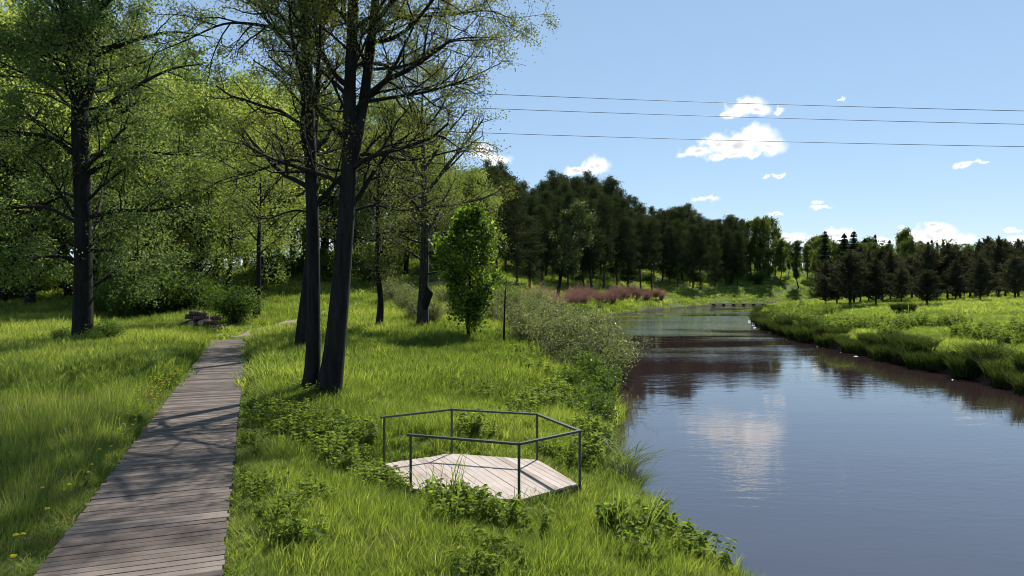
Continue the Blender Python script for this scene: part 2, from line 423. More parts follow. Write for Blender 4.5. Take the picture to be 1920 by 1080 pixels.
# ------------------------------------------------------------------ viewing platform with rail
M_DECK = wood_mat('pale_deck_boards', (.22, .165, .135), (.34, .28, .24), (.43, .37, .325), 30., rough=.75)
M_RAIL = plain_mat('dark_green_rail_metal', (.055, .065, .048), .42, .4, .25, 20.)
M_OLDWOOD = wood_mat('grey_beam_wood', (.05, .04, .035), (.10, .085, .07), (.17, .15, .13), 8.)
DZ = -.75
cen = HEX.mean(0)
af = HEX[5] - HEX[0]; ang = math.atan2(af[1], af[0])          # boards run along the open edge
vp = thing('viewing_platform', 'pale plank viewing platform on the bank, inside a thin dark metal railing', 'platform', (cen[0], cen[1], DZ), ang)
co, si = math.cos(-ang), math.sin(-ang)
H2 = HEX - cen; H2 = np.stack([H2[:, 0] * co - H2[:, 1] * si, H2[:, 0] * si + H2[:, 1] * co], -1)
def span(y):
    xs = []
    for i in range(6):
        a, b = H2[i], H2[(i + 1) % 6]
        if (a[1] - y) * (b[1] - y) < 0:
            xs.append(a[0] + (b[0] - a[0]) * (y - a[1]) / (b[1] - a[1]))
    return (min(xs), max(xs)) if len(xs) >= 2 else None
gb = GB(); y0, y1 = H2[:, 1].min() + .01, H2[:, 1].max() - .01; y = y0
while y < y1 - .03:
    wd = min(.145, y1 - y); a, b = span(y + .002), span(y + wd - .002)
    if a and b:
        t = np.clip(rr.normal(.55, .2), 0, 1); z = rr.normal(0, .002)
        o1, o2 = rr.uniform(-.02, .03, 2)
        c = [(a[0] - o1, y), (a[1] + o2, y), (b[1] + o2, y + wd), (b[0] - o1, y + wd)]
        v = [(p[0], p[1], -.04) for p in c] + [(p[0], p[1], z) for p in c]
        gb.add(v, [(4,5,6,7),(0,1,5,4),(1,2,6,5),(2,3,7,6),(3,0,4,7)], None, t)
    y += wd + .011
new('deck', gb.mesh('deck', M_DECK, True), vp)
gb = GB()
for i in range(6):
    a, b = H2[i] * .985, H2[(i + 1) % 6] * .985
    d = b - a; box(gb, ((a[0] + b[0]) / 2, (a[1] + b[1]) / 2, -.115), (np.hypot(*d) - .03, .06, .14), .4, math.atan2(d[1], d[0]))
for x in (-.9, .9): box(gb, (x, 0, -.12), (.08, 2.6, .12), .4)
new('deck_frame', gb.mesh('deck_frame', M_OLDWOOD, True), vp)
RH = 1.03
for i in range(6):
    gb = GB(); p = H2[i] * 1.0
    tube(gb, [(p[0], p[1], -.5), (p[0], p[1], 0), (p[0], p[1], RH)], .027, 10, cap=True)
    new('post', gb.mesh('post', M_RAIL), vp)
e0 = H2[0] + (H2[0] - H2[1]) * .04; e1 = H2[5] + (H2[5] - H2[4]) * .03
gb = GB()
ring = [e0, H2[1], H2[2], H2[3], H2[4], e1]
for a, b in zip(ring[:-1], ring[1:]):
    d = b - a; box(gb, ((a[0] + b[0]) / 2, (a[1] + b[1]) / 2, RH + .018), (np.hypot(*d) + .02, .068, .042), .5, math.atan2(d[1], d[0]))
new('handrail', gb.mesh('handrail', M_RAIL, True), vp)

# ------------------------------------------------------------------ log heap
M_LOG = bark_mat('cut_log', (.05, .03, .028), (.17, .11, .10), 12.)
M_LOGEND = plain_mat('cut_log_end', (.32, .25, .19), .9, noise=.3)
lx, ly = wx(370, 46.5), 46.5
rr = np.random.default_rng(11)
spots = [(-1.0,.0,.2,.2),(-.5,.15,.22,.1),(0,-.1,.25,.35),(.5,.05,.22,-.2),(.95,0,.26,.15),(1.25,.25,.2,.5),(-.75,.3,.18,1.2),
         (-.6,0,.55,.25),(-.1,.1,.6,.0),(.4,0,.6,.3),(.85,.15,.62,-.15),(-.2,.1,.92,.25),(.25,.1,.95,.1),(.6,.2,.9,.6),(.1,-.05,1.2,.2)]
for x, y, z, a in spots:
    ln = rr.uniform(1.0, 1.8); r = rr.uniform(.13, .22)
    o = thing('cut_log', 'brown cut log in the heap left of the boardwalk end', 'log', (lx + x, ly + y, gz(lx + x, ly + y) + z - .08), a + PI * (.0 if rr.random() < .6 else .45), 1, 'logs heaped beside the boardwalk end')
    o.rotation_euler = (0, rr.uniform(-.25, .25), o.rotation_euler[2])
    gb = GB(); t = np.linspace(-.5, .5, 6)
    tube(gb, np.stack([t * ln, .03 * np.sin(t * 4), .02 * np.cos(t * 5)], -1), r * rr.uniform(.9, 1.1, 6), 12)
    new('bark', gb.mesh('bark', M_LOG), o)
    for e in (-1, 1):
        gb = GB(); a2 = np.arange(12) * 2 * PI / 12
        v = np.stack([np.full(12, e * ln * .502), r * .93 * np.cos(a2), r * .93 * np.sin(a2)], -1)
        v = np.vstack([v, [[e * (ln * .5 + .012), 0, 0]]]); kk = np.arange(12)
        gb.add(v, None, np.stack([kk, (kk + 1) % 12, np.full(12, 12)], -1)); new('cut_end', gb.mesh('cut_end', M_LOGEND), o)
# old stump lying in the far meadow
sx, sy = wx(45, 70), 70
st = thing('tree_stump', 'low dark stump lying in the sunny meadow at the far left', 'stump', (sx, sy, gz(sx, sy)), .3)
gb = GB(); tube(gb, [(-.7,0,.25),(-.3,0,.33),(.2,.02,.36),(.7,0,.36)], [.25,.32,.33,.3], 12, cap=True); new('trunk', gb.mesh('trunk', M_BARK), st)
gb = GB()
for a in range(5): tube(gb, [(.6,0,.35),(.85,.25*math.cos(a*1.25),.35+.25*math.sin(a*1.25)),(1.05,.5*math.cos(a*1.25),.35+.45*math.sin(a*1.25))], [.12,.08,.03], 6)
new('root', gb.mesh('root', M_BARK), st)

# ------------------------------------------------------------------ low footbridge across the river, far upstream
M_BRIDGE = wood_mat('bridge_boards', (.2, .18, .17), (.32, .3, .28), (.42, .4, .38), 6.)
bx0, bx1, by = 53., 80., 196.
br = thing('footbridge', 'low pontoon footbridge crossing the river at the far bend', 'bridge', (bx0, by, WATER))
gb = GB(); ln = bx1 - bx0; box(gb, (ln / 2, 0, .50), (ln, 1.8, .12)); new('walkway', gb.mesh('walkway', M_BRIDGE, True), br)
gb = GB(); box(gb, (ln / 2, 0, .36), (ln, 1.5, .16)); new('beam', gb.mesh('beam', M_OLDWOOD, True), br)
for k in range(9):
    gb = GB(); x = 2 + k * (ln - 4) / 8
    tube(gb, [(x, -1.1, .1), (x, 1.1, .1)], .18, 12, cap=True); new('float', gb.mesh('float', M_OLDWOOD), br)

# overhead wires: sagging lines from the left wood across the river
M_WIRE = plain_mat('wire_metal', (.07, .075, .09), .5, .6)
# (left point), (right point) through which each wire passes
def wire(pxl, pyl, Yl, pxr, pyr, Yr, lab):
    a = np.array([wx(pxl, Yl), Yl, wz(pyl, Yl)]); b = np.array([wx(pxr, Yr), Yr, wz(pyr, Yr)])
    d = b - a; a2, b2 = a - d * 1.1, b + d * 1.0
    t = np.linspace(0, 1, 60)[:, None]; p = a2 * (1 - t) + b2 * t
    tt = (t[:, 0] * 3.1 - 1.1); p[:, 2] += .22 * tt * (tt - 1)
    o = bpy.data.objects.new('power_line', None)
    gb = GB(); tube(gb, p, .013, 6)
    o = new('power_line', gb.mesh('power_line', M_WIRE), label=lab, category='wire', group='overhead wires across the river')
wire(930, 177, 33, 1920, 208, 30.5, 'topmost of the three thin overhead wires crossing the sky')
wire(905, 203, 34, 1920, 233, 31.5, 'middle of the three thin overhead wires crossing the sky')
wire(930, 250, 35, 1920, 275, 32, 'lowest of the three thin overhead wires crossing the sky')
# ------------------------------------------------------------------ tree kinds
def deciduous(seed, H, r0, crown0, Rc, nmain, leaf_n, leaf_s, mat, bark=M_BARK, lean=0., up=.6, sig=.3, tm=.5, lvl_n=(0, 6, 5), maxl=3, ang=1.05, shape=1.):
    rr = np.random.default_rng(seed)
    wood, tips = GB(), []
    k = 7; zz = np.linspace(0, 1, k)
    off = np.cumsum(rr.normal(0, .035 * H / k * 2, (k, 2)), 0); off[0] = 0
    pts = np.stack([off[:, 0] + lean * zz ** 1.2 * H, off[:, 1], zz * H], -1)
    rads = r0 * np.interp(zz, [0, .08, .5, 1], [1.35, 1, .62, .10])
    pts, rads = polyline(pts, rads, 3)
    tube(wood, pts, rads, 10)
    ds = list(nrm(np.gradient(pts, axis=0)))
    P = dict(seg=(0, 5, 4, 3), wig=(0, .16, .2, .25), up=(0, .06, .05, .03), sides=(0, 5, 4, 3), n=(nmain,) + lvl_n[1:], t0=(crown0, .25, .25), ang=(ang, .8, .8),
             ratio=(0, .5, .5), thick=.018, max=maxl, rmin=.006, rfloor=.006)
    def lf(t):
        u = (t - crown0) / (1 - crown0)
        return Rc * (.45 + .9 * math.sin(PI * min(1, (u * .8 + .12))) ** shape) * (1 if u < .9 else .6)
    spawn(wood, tips, pts, ds, rads, H, 0, P, rr, lf)
    T = np.concatenate(tips); wt = np.repeat(np.exp(rr.normal(0, .85, len(tips))), [len(q) for q in tips]); wt /= wt.sum()
    idx = rr.choice(len(T), leaf_n, p=wt)
    pos = T[idx] + rr.normal(0, sig, (leaf_n, 3))
    # clumps of slightly different leaf tone
    cl = (np.sin(pos[:, 0] * 1.3 + seed) * np.sin(pos[:, 1] * 1.1) * np.sin(pos[:, 2] * .9)) * .12
    crown = GB(); leaves(crown, pos, leaf_s, rr, up, tm=np.clip(tm + cl, 0, 1), ts=.16)
    return [('trunk', wood.mesh('trunk', bark)), ('crown', crown.mesh('crown', mat, True))]

def pine(seed, H, c0, Rc, nb, per, shape=0):
    rr = np.random.default_rng(seed); wood, crown = GB(), GB()
    k = 6; zz = np.linspace(0, 1, k); off = np.cumsum(rr.normal(0, .12, (k, 2)), 0); off[0] = 0
    pts, rads = polyline(np.stack([off[:, 0], off[:, 1], zz * H], -1), .26 * np.interp(zz, [0, .1, .6, 1], [1.3, 1, .65, .15]), 3)
    tube(wood, pts, rads, 9)
    C, D = [], []
    for b in range(nb):
        t = c0 + (1 - c0) * ((b + rr.random()) / nb); u = (t - c0) / (1 - c0)
        base = np.array([np.interp(t, np.linspace(0, 1, len(pts)), pts[:, i]) for i in range(3)])
        prof = np.interp(u, [0, .2, .5, .8, 1], [.55, .9, 1, .72, .22])
        ln = Rc * prof * rr.uniform(.55, 1.15); az = b * 2.4 + rr.uniform(-.5, .5)
        el = np.interp(u, [0, .5, 1], [-.15, .15, .7]) + rr.normal(0, .15)
        d = np.array([math.cos(az) * math.cos(el), math.sin(az) * math.cos(el), math.sin(el)])
        bp = np.stack([base + d * ln * f + np.array([0, 0, .12 * ln * f * f]) for f in (0, .35, .7, 1)])
        tube(wood, bp, .055 * ln / 2.5 * np.array([1, .8, .6, .35]) + .015, 4)
        for f in np.linspace(.4, 1.05, max(2, int(ln / .7))):
            for _ in range(2):
                C.append(base + d * ln * f + rr.normal(0, .32, 3) * np.array([1, 1, .6]) + np.array([0, 0, .12 * ln * f * f + .1])); D.append(d)
    C, D = np.array(C), np.array(D)
    n = len(C) * per; idx = np.repeat(np.arange(len(C)), per)
    g = rr.normal(0, 1, (n, 3)) * np.array([.5, .5, .3])
    ax = nrm(nrm(g + 1e-6) * .8 + D[idx] * .5 + np.array([0, 0, .55]) + rr.normal(0, .35, (n, 3)))
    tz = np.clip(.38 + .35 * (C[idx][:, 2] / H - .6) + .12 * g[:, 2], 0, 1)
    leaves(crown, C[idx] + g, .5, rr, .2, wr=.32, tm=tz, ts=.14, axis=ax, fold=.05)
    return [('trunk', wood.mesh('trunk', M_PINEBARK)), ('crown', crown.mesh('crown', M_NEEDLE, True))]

def young_pine(seed, H, Rc, nw, mat=None, ang=.6):
    rr = np.random.default_rng(seed); wood, crown = GB(), GB()
    tube(wood, [(0, 0, 0), (0, 0, H * .5), (rr.normal(0, .08), rr.normal(0, .08), H)], [.10, .07, .02], 7)
    P0, AX = [], []
    for wv in range(nw):
        t = .12 + .88 * (wv + rr.uniform(0, .5)) / nw
        for b in range(6 if t < .85 else 4):
            az = b * 2 * PI / 6 + rr.uniform(-.5, .5) + wv; ln = Rc * (1.02 - t) ** .72 * rr.uniform(.5, 1.2) * np.interp(t, [.1, .35], [.7, 1]) + .15
            el = ang + rr.normal(0, .12) + .3 * t
            d = np.array([math.cos(az) * math.cos(el), math.sin(az) * math.cos(el), math.sin(el)])
            b0 = np.array([0, 0, t * H]); tube(wood, [b0, b0 + d * ln * .5, b0 + d * ln + np.array([0, 0, .15 * ln])], [.03, .02, .008], 3)
            m = max(3, int(ln / .16))
            for f in np.linspace(.2, 1.05, m):
                for _ in range(7):
                    P0.append(b0 + d * ln * f + np.array([0, 0, .15 * ln * f * f]) + rr.normal(0, .10, 3)); AX.append(d * .8 + rr.normal(0, .6, 3) + np.array([0, 0, .5]))
    for f in np.linspace(.7, 1.06, 34):
        for _ in range(6): P0.append(np.array([0, 0, f * H]) + rr.normal(0, .04, 3)); AX.append(np.array([0, 0, 1.]) + rr.normal(0, .45, 3))
    P0, AX = np.array(P0), nrm(np.array(AX))
    leaves(crown, P0, .36, rr, .2, wr=.24, tm=.5, ts=.2, axis=AX, fold=.04)
    return [('trunk', wood.mesh('trunk', M_BARK2)), ('crown', crown.mesh('crown', mat or M_NEEDLE_Y, True))]

def spruce(seed, H, Rc, nw):
    rr = np.random.default_rng(seed); wood, crown = GB(), GB()
    tube(wood, [(0, 0, 0), (0, 0, H * .5), (0, 0, H)], [.2, .13, .02], 7)
    P0, AX = [], []
    for wv in range(nw):
        t = .08 + .92 * (wv + rr.uniform(0, .6)) / nw
        for b in range(9):
            az = b * 2 * PI / 9 + wv * .7 + rr.uniform(-.3, .3); ln = Rc * (1.0 - t) ** .85 * rr.uniform(.65, 1.15) + .12
            d = np.array([math.cos(az), math.sin(az), -.15]); sd = np.array([-math.sin(az), math.cos(az), 0])
            b0 = np.array([0, 0, t * H])
            tube(wood, [b0, b0 + d * ln * .6 - np.array([0, 0, .1 * ln]), b0 + d * ln], [.03, .02, .008], 3)
            for f in np.linspace(.1, 1, max(3, int(ln / .22))):
                p = b0 + d * ln * f + np.array([0, 0, -.25 * ln * f * (1 - f)])
                for s in (-1, 1, 0):
                    P0.append(p + rr.normal(0, .06, 3)); AX.append(d * .7 + sd * s * .7 + np.array([0, 0, -.35]) + rr.normal(0, .2, 3))
    for f in np.linspace(.80, 1.0, 60): P0.append(np.array([0, 0, f * H])); AX.append(np.array([0, 0, 1.]) + rr.normal(0, .4, 3))
    leaves(crown, np.array(P0), .62, rr, .5, wr=.42, tm=.45, ts=.2, axis=nrm(np.array(AX)), fold=.04)
    return [('trunk', wood.mesh('trunk', M_BARK)), ('crown', crown.mesh('crown', M_SPRUCE, True))]

def shrub(seed, Rb, H, nst, nl, ls, mat, bark=M_BARK2, wr=.5, up=.4, dome=.75, sig=.16, tm=.5):
    rr = np.random.default_rng(seed); wood, fol = GB(), GB(); T = []
    for i in range(nst):
        az = rr.uniform(0, 6.28); q = math.sqrt(rr.random()); r = Rb * q; h = H * math.sqrt(max(.05, 1 - dome * q * q)) * rr.uniform(.72, 1.08)
        d = np.array([math.cos(az), math.sin(az)])
        b = np.append(d * r * .25 * rr.random(), 0)
        tp = np.append(d * r, h)
        pts, rd = polyline([b, b * .6 + tp * .4 + np.array([0, 0, .12 * H]), tp], [.022, .014, .004], 4)
        tube(wood, pts, rd, 3)
        T.append(pts[2:])
        for _ in range(3):
            k = rr.integers(3, len(pts)); e = pts[k] + rr.normal(0, .22 * Rb, 3) * np.array([1, 1, .6]) + np.array([0, 0, .1 * H]); e[2] = max(e[2], .1)
            tube(wood, [pts[k], (pts[k] + e) / 2 + np.array([0, 0, .03]), e], [.010, .007, .003], 3); T.append(np.array([(pts[k] + e) / 2, e]))
    T = np.concatenate(T); pos = T[rr.integers(0, len(T), nl)] + rr.normal(0, sig, (nl, 3)); pos[:, 2] = np.maximum(pos[:, 2], .04)
    leaves(fol, pos, ls, rr, up, wr=wr, tm=tm, ts=.2)
    return [('stems', wood.mesh('stems', bark)), ('foliage', fol.mesh('foliage', mat, True))]

def blades(gb, rr, n, spread, h, w, bend, tm=.5, ts=.2, hv=.35, seg=2):
    """n curved grass blades growing from a disc"""
    a = rr.uniform(0, 6.28, n); q = np.sqrt(rr.random(n)) * spread
    b = np.stack([np.cos(a) * q, np.sin(a) * q, np.zeros(n)], -1)
    az = np.where(rr.random(n) < .6, a, rr.uniform(0, 6.28, n)) + rr.normal(0, .6, n)
    d = np.stack([np.cos(az), np.sin(az), np.zeros(n)], -1)
    ht = h * rr.uniform(1 - hv, 1 + hv, n)[:, None]; bn = bend * rr.uniform(.25, 1.3, n)[:, None] * ht
    fa = rr.uniform(0, 6.28, n); sd = np.stack([np.cos(fa), np.sin(fa), np.zeros(n)], -1)
    ww = w * rr.uniform(.6, 1.3, n)[:, None]
    tint = np.clip(rr.normal(tm, ts, n), 0, 1)
    prev = [b - sd * ww / 2, b + sd * ww / 2]; V = [*prev]
    for s in range(1, seg + 1):
        f = s / (seg + 1)
        c = b + d * bn * f ** 1.9 + np.array([0, 0, 1.]) * ht * (f - .32 * np.minimum(1, bend) * f ** 3)
        V += [c - sd * ww / 2 * (1 - .35 * f), c + sd * ww / 2 * (1 - .35 * f)]
    V.append(b + d * bn + np.array([0, 0, 1.]) * ht * (1 - .32 * min(1., bend)))
    k = len(V); v = np.stack(V, 1).reshape(-1, 3); base = np.arange(n)[:, None] * k
    q4 = np.concatenate([base + np.array([[2 * s, 2 * s + 1, 2 * s + 3, 2 * s + 2]]) for s in range(seg)])
    t3 = base + np.array([[k - 3, k - 2, k - 1]])
    gb.add(v, q4, t3, np.repeat(tint, k))

def tussock(seed, n, spread, h, w, bend, mat=None):
    rr = np.random.default_rng(seed); gb = GB()
    blades(gb, rr, n, spread, h, w, bend, seg=3)
    return gb.mesh('tussock', mat or M_SEDGE)

# ------------------------------------------------------------------ the twin-trunked tree beside the boardwalk (explicit limbs)
def P3(px, py, Y): return np.array([wx(px, Y), Y, wz(py, Y)])
def bespoke(seed, base, trunks, limbs, P, lim_len, nleaf, ls, sig, mat, tm=.5, up=.4, bark=M_BARK, topw=0.):
    """trunks: list of [(px,py,Y,halfwidth px)]; limbs the same; twigs and leaves grow from both"""
    rr = np.random.default_rng(seed); wood, tips = GB(), []
    base = np.array(base)
    for tr, nm, t0 in trunks:
        pts, rd = polyline([P3(a, b, c) - base for a, b, c, _ in tr], [h * c / FPX for a, b, c, h in tr], 4)
        tube(wood, pts, rd, 14)
        if nm:
            Pt = dict(P); Pt['n'] = (nm,) + P['n'][1:]; Pt['t0'] = (t0,) + P['t0'][1:]
            spawn(wood, tips, pts, list(nrm(np.gradient(pts, axis=0))), rd, 5, 0, Pt, rr, lambda t: lim_len * (1.15 - .55 * t))
    for lb, nm in limbs:
        pts, rd = polyline([P3(a, b, c) - base for a, b, c, _ in lb], [h * c / FPX for a, b, c, h in lb], 4)
        tube(wood, pts, rd, 7)
        ln = np.linalg.norm(pts[-1] - pts[0])
        Pl = dict(P); Pl['n'] = (nm, nm) + P['n'][2:]
        spawn(wood, tips, pts, list(nrm(np.gradient(pts, axis=0))), rd, ln, 1, Pl, rr, lambda t: min(2.4, ln * .42) * (1.15 - .6 * t) + .3)
    T = np.concatenate(tips)
    wt = (1 + topw * sst(9.5, 14, T[:, 2])) * np.repeat(np.exp(rr.normal(0, .8, len(tips))), [len(q) for q in tips]); wt /= wt.sum()
    pos = T[rr.choice(len(T), nleaf, p=wt)] + rr.normal(0, sig, (nleaf, 3))
    cl = np.sin(pos[:, 0] * 1.7) * np.sin(pos[:, 1] * 1.5) * np.sin(pos[:, 2] * 1.3) * .12
    crown = GB(); leaves(crown, pos, ls, rr, up, tm=np.clip(tm + cl, 0, 1), ts=.18)
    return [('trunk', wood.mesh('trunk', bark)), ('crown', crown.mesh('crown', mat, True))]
TWP = dict(seg=(0, 6, 5, 4), wig=(0, .15, .2, .22), up=(0, .05, .04, .03), sides=(0, 6, 4, 3), n=(12, 7, 7), t0=(.35, .2, .2), ang=(1.0, .8, .75),
           ratio=(0, .5, .5), thick=.020, max=3, rmin=.003, rfloor=.006)
Y0 = 21.0
tb = (wx(603, Y0), Y0, gz(wx(603, Y0), Y0) - .1)
twin = bespoke(21, tb,
    [([(578, 748, 21.2, 21.5), (585, 700, 21.2, 15.1), (588, 600, 21.2, 12.2), (586, 400, 21.3, 11.9), (578, 200, 21.5, 10.8), (571, 0, 21.6, 9.3), (560, -250, 21.7, 5.1), (556, -420, 21.8, 1.5)], 22, .42),
     ([(612, 765, 20.9, 30.2), (616, 735, 20.9, 25.1), (628, 650, 20.9, 19.4), (646, 450, 20.9, 15.8), (655, 300, 20.9, 14.4), (656, 160, 20.8, 10.8), (662, 0, 20.7, 9.3), (658, -230, 20.6, 5.1), (655, -400, 20.5, 1.5)], 20, .40),
     ([(655, 330, 20.9, 10.0), (672, 250, 21.0, 9.7), (690, 130, 21.2, 9.0), (704, 0, 21.3, 7.5), (722, -220, 21.6, 3.6), (730, -350, 21.7, 1.5)], 14, .3)],
    [([(690, 80, 21.2, 5.1), (735, 72, 21.0, 4.3), (775, 45, 20.8, 3.6), (820, -10, 20.4, 2.5), (870, -60, 20, 1.1)], 9),
     ([(690, 190, 21.0, 3.6), (740, 182, 20.7, 3.2), (800, 172, 20.3, 2.5), (870, 150, 19.9, 1.7), (940, 118, 19.6, 0.7)], 11),
     ([(655, 165, 20.8, 5.1), (625, 135, 20.6, 4.3), (600, 90, 20.3, 3.2), (560, 40, 20, 2.1), (530, -10, 19.8, 1.1)], 7),
     ([(571, 75, 21.6, 4.3), (530, 58, 21.2, 3.6), (480, 46, 20.8, 2.9), (420, 45, 20.3, 2.1), (350, 75, 19.8, 1.3), (290, 100, 19.3, 0.6)], 10),
     ([(580, 180, 21.5, 3.6), (560, 110, 22, 3.2), (520, 60, 22.6, 2.5), (470, 10, 23, 1.5)], 7),
     ([(705, 60, 21.3, 3.6), (760, 30, 22, 2.9), (830, 30, 22.6, 2.1), (910, 20, 23, 1.5), (960, 35, 23.2, 0.6)], 11),
     ([(585, 310, 21.3, 3.2), (545, 300, 21.6, 2.9), (490, 318, 22, 2.1), (440, 330, 22.3, 1.5), (390, 350, 22.5, 0.6)], 8),
     ([(655, 320, 20.9, 2.9), (620, 318, 21.4, 2.5), (585, 305, 22, 1.8), (540, 320, 22.5, 0.7)], 5),
     ([(664, 290, 21, 3.6), (710, 290, 21.4, 2.9), (770, 300, 21.8, 2.1), (840, 285, 22.2, 1.5), (890, 270, 22.6, 0.6)], 10),
     ([(650, 400, 20.9, 2.9), (700, 385, 21.3, 2.1), (760, 395, 21.6, 1.5), (820, 370, 21.9, 0.6)], 7),
     ([(672, 245, 21, 3.2), (640, 190, 21.8, 2.9), (612, 120, 22.6, 2.1), (600, 30, 23.2, 1.5)], 6),
     ([(700, 130, 21.2, 2.9), (770, 120, 21.4, 2.5), (850, 75, 21.5, 1.8), (930, 70, 21.6, 0.7)], 11),
     ([(661, -40, 20.7, 5.5), (740, -110, 20.6, 4.6), (820, -150, 20.5, 3.7), (890, -165, 20.4, 2.3), (945, -150, 20.4, 0.9)], 15),  # extra upper-right limbs start here, added above view to shade the left meadow
     ([(715, -140, 21.4, 4.6), (800, -190, 21.2, 3.7), (860, -230, 21.0, 2.8), (915, -240, 20.8, 0.9)], 14),
     ([(690, 60, 21.2, 4.6), (760, -20, 20.0, 3.7), (850, -60, 19, 2.8), (930, -60, 18.2, 0.9)], 13),
     ([(588, 400, 21.3, 2.1), (550, 395, 21, 1.8), (500, 410, 20.7, 1.3), (460, 400, 20.5, 0.6)], 5)],
    TWP, 3.7, 150000, .068, .12, M_LEAF_TWIN, .5, topw=2.6)  # leaf weight raised in the unseen crown top to deepen its meadow shade
o = thing('twin_trunk_tree', 'tall dark tree with two thick trunks joined at the base beside the boardwalk', 'tree', tb)
for pn, me in twin: new(pn, me, o)

# old tree far left, trunk dividing high up
tb = (wx(155, 38), 38., gz(wx(155, 38), 38) - .1)
BIGP = dict(seg=(0, 6, 5, 4), wig=(0, .13, .2, .24), up=(0, .02, .02, .0), sides=(0, 6, 4, 3), n=(16, 7, 6), t0=(.2, .2, .2), ang=(1.15, .8, .8),
            ratio=(0, .52, .5), thick=.017, max=3, rmin=.006, rfloor=.008)
big = bespoke(31, tb,
    [([(155, 660, 38, 24.3), (155, 620, 38, 18.0), (156, 500, 38, 15.3), (155, 380, 38, 14.4), (150, 250, 38, 14.4), (148, 190, 38, 13.5), (128, 90, 37.5, 9.0), (118, 0, 37.2, 7.2), (105, -180, 37, 3.6), (100, -300, 37, 1.4)], 32, .18),
     ([(150, 215, 38, 9.9), (172, 150, 38.3, 9.0), (176, 50, 38.5, 8.6), (178, -60, 38.7, 6.3), (190, -260, 39, 1.8)], 18, .15),
     ([(146, 180, 38, 6.3), (146, 90, 38.6, 5.0), (150, 0, 39, 4.0), (150, -150, 39.3, 1.8)], 8, .2)],
    [([(160, 250, 38, 5.4), (200, 200, 37.5, 4.5), (250, 165, 37, 3.6), (320, 130, 36.5, 2.2), (380, 120, 36, 0.9)], 9),
     ([(158, 330, 38, 5.4), (210, 300, 38.5, 4.5), (270, 285, 39, 3.1), (330, 290, 39.4, 1.8), (380, 285, 39.6, 0.9)], 9),
     ([(158, 410, 38, 4.5), (220, 395, 37.5, 3.6), (280, 395, 37, 2.7), (350, 385, 36.6, 1.3)], 9),
     ([(152, 300, 38, 5.4), (100, 260, 37.5, 4.5), (40, 250, 37, 3.6), (-30, 240, 36.6, 1.8)], 9),
     ([(150, 420, 38, 4.5), (90, 390, 38.4, 3.6), (30, 390, 38.8, 2.7), (-50, 400, 39, 1.4)], 9),
     ([(158, 470, 38, 3.6), (210, 470, 37, 3.1), (260, 490, 36.3, 2.2), (310, 510, 35.8, 0.9)], 8),
     ([(150, 490, 38, 3.6), (100, 480, 37.2, 2.7), (50, 490, 36.6, 1.8), (0, 500, 36.2, 0.9)], 8),
     ([(165, 110, 38.3, 4.5), (240, 80, 37.8, 3.6), (320, 60, 37.4, 2.2), (400, 70, 37, 0.9)], 8)],
    BIGP, 5.2, 90000, .15, .25, M_LEAF_BIG, .48)
o = thing('old_tree', 'large old leafy tree with a thick dark trunk in the shaded left meadow', 'tree', tb)
for pn, me in big: new(pn, me, o)
# ------------------------------------------------------------------ single trees in the middle distance
def one(name, kind, label, px, Y, sc=1., rz=0., cat='tree', group=None):
    return place(name, kind, label, cat, wx(px, Y), Y, rz, sc, group)
k_back = deciduous(41, 17, .32, .42, 3.6, 16, 5000, .13, M_LEAF_TWIN, sig=.22)
one('slender_dark_tree', k_back, 'dark single trunk standing just behind the twin-trunked tree', 566, 33.0, 1., .4 + PI)
k_sp1 = deciduous(42, 13, .22, .22, 3.0, 18, 7000, .14, M_LEAF_TWIN, sig=.22, tm=.5)
one('thin_tree', k_sp1, 'thin dark tree on the lawn between the twin-trunked tree and the stubbed trunk', 710, 46.5, 1., .3)
k_sp2 = deciduous(43, 17.5, .35, .22, 4.2, 26, 17000, .14, M_LEAF_TWIN, M_BARK2, sig=.25, lvl_n=(0, 9, 7), tm=.48)
t = one('stubbed_tree', k_sp2, 'sparse olive-leaved tree with a dark broken stub on its trunk', 792, 46.5, 1., 2.4)
gb = GB(); cs, sn = math.cos(-2.4), math.sin(-2.4); rot = lambda p: (p[0] * cs - p[1] * sn, p[0] * sn + p[1] * cs, p[2])
tube(gb, [rot(p) for p in [(.1, -.1, 1.5), (.3, -.2, 2.2), (.55, -.25, 2.65), (.72, -.28, 2.72)]], [.24, .30, .24, .1], 9, cap=True); tube(gb, [rot(p) for p in [(.5, -.25, 2.7), (.35, -.2, 3.0), (.2, -.12, 3.5)]], [.2, .14, .04], 8)
new('broken_stub', gb.mesh('broken_stub', M_BARK), t, label='dark broken limb stub bulging from the trunk')
k_sp3 = deciduous(44, 12, .24, .3, 2.6, 16, 6000, .15, M_LEAF_FOREST, sig=.25)
one('slim_tree', k_sp3, 'slim leafy tree at the edge of the lawn right of the boardwalk end', 480, 52., 1., .8)
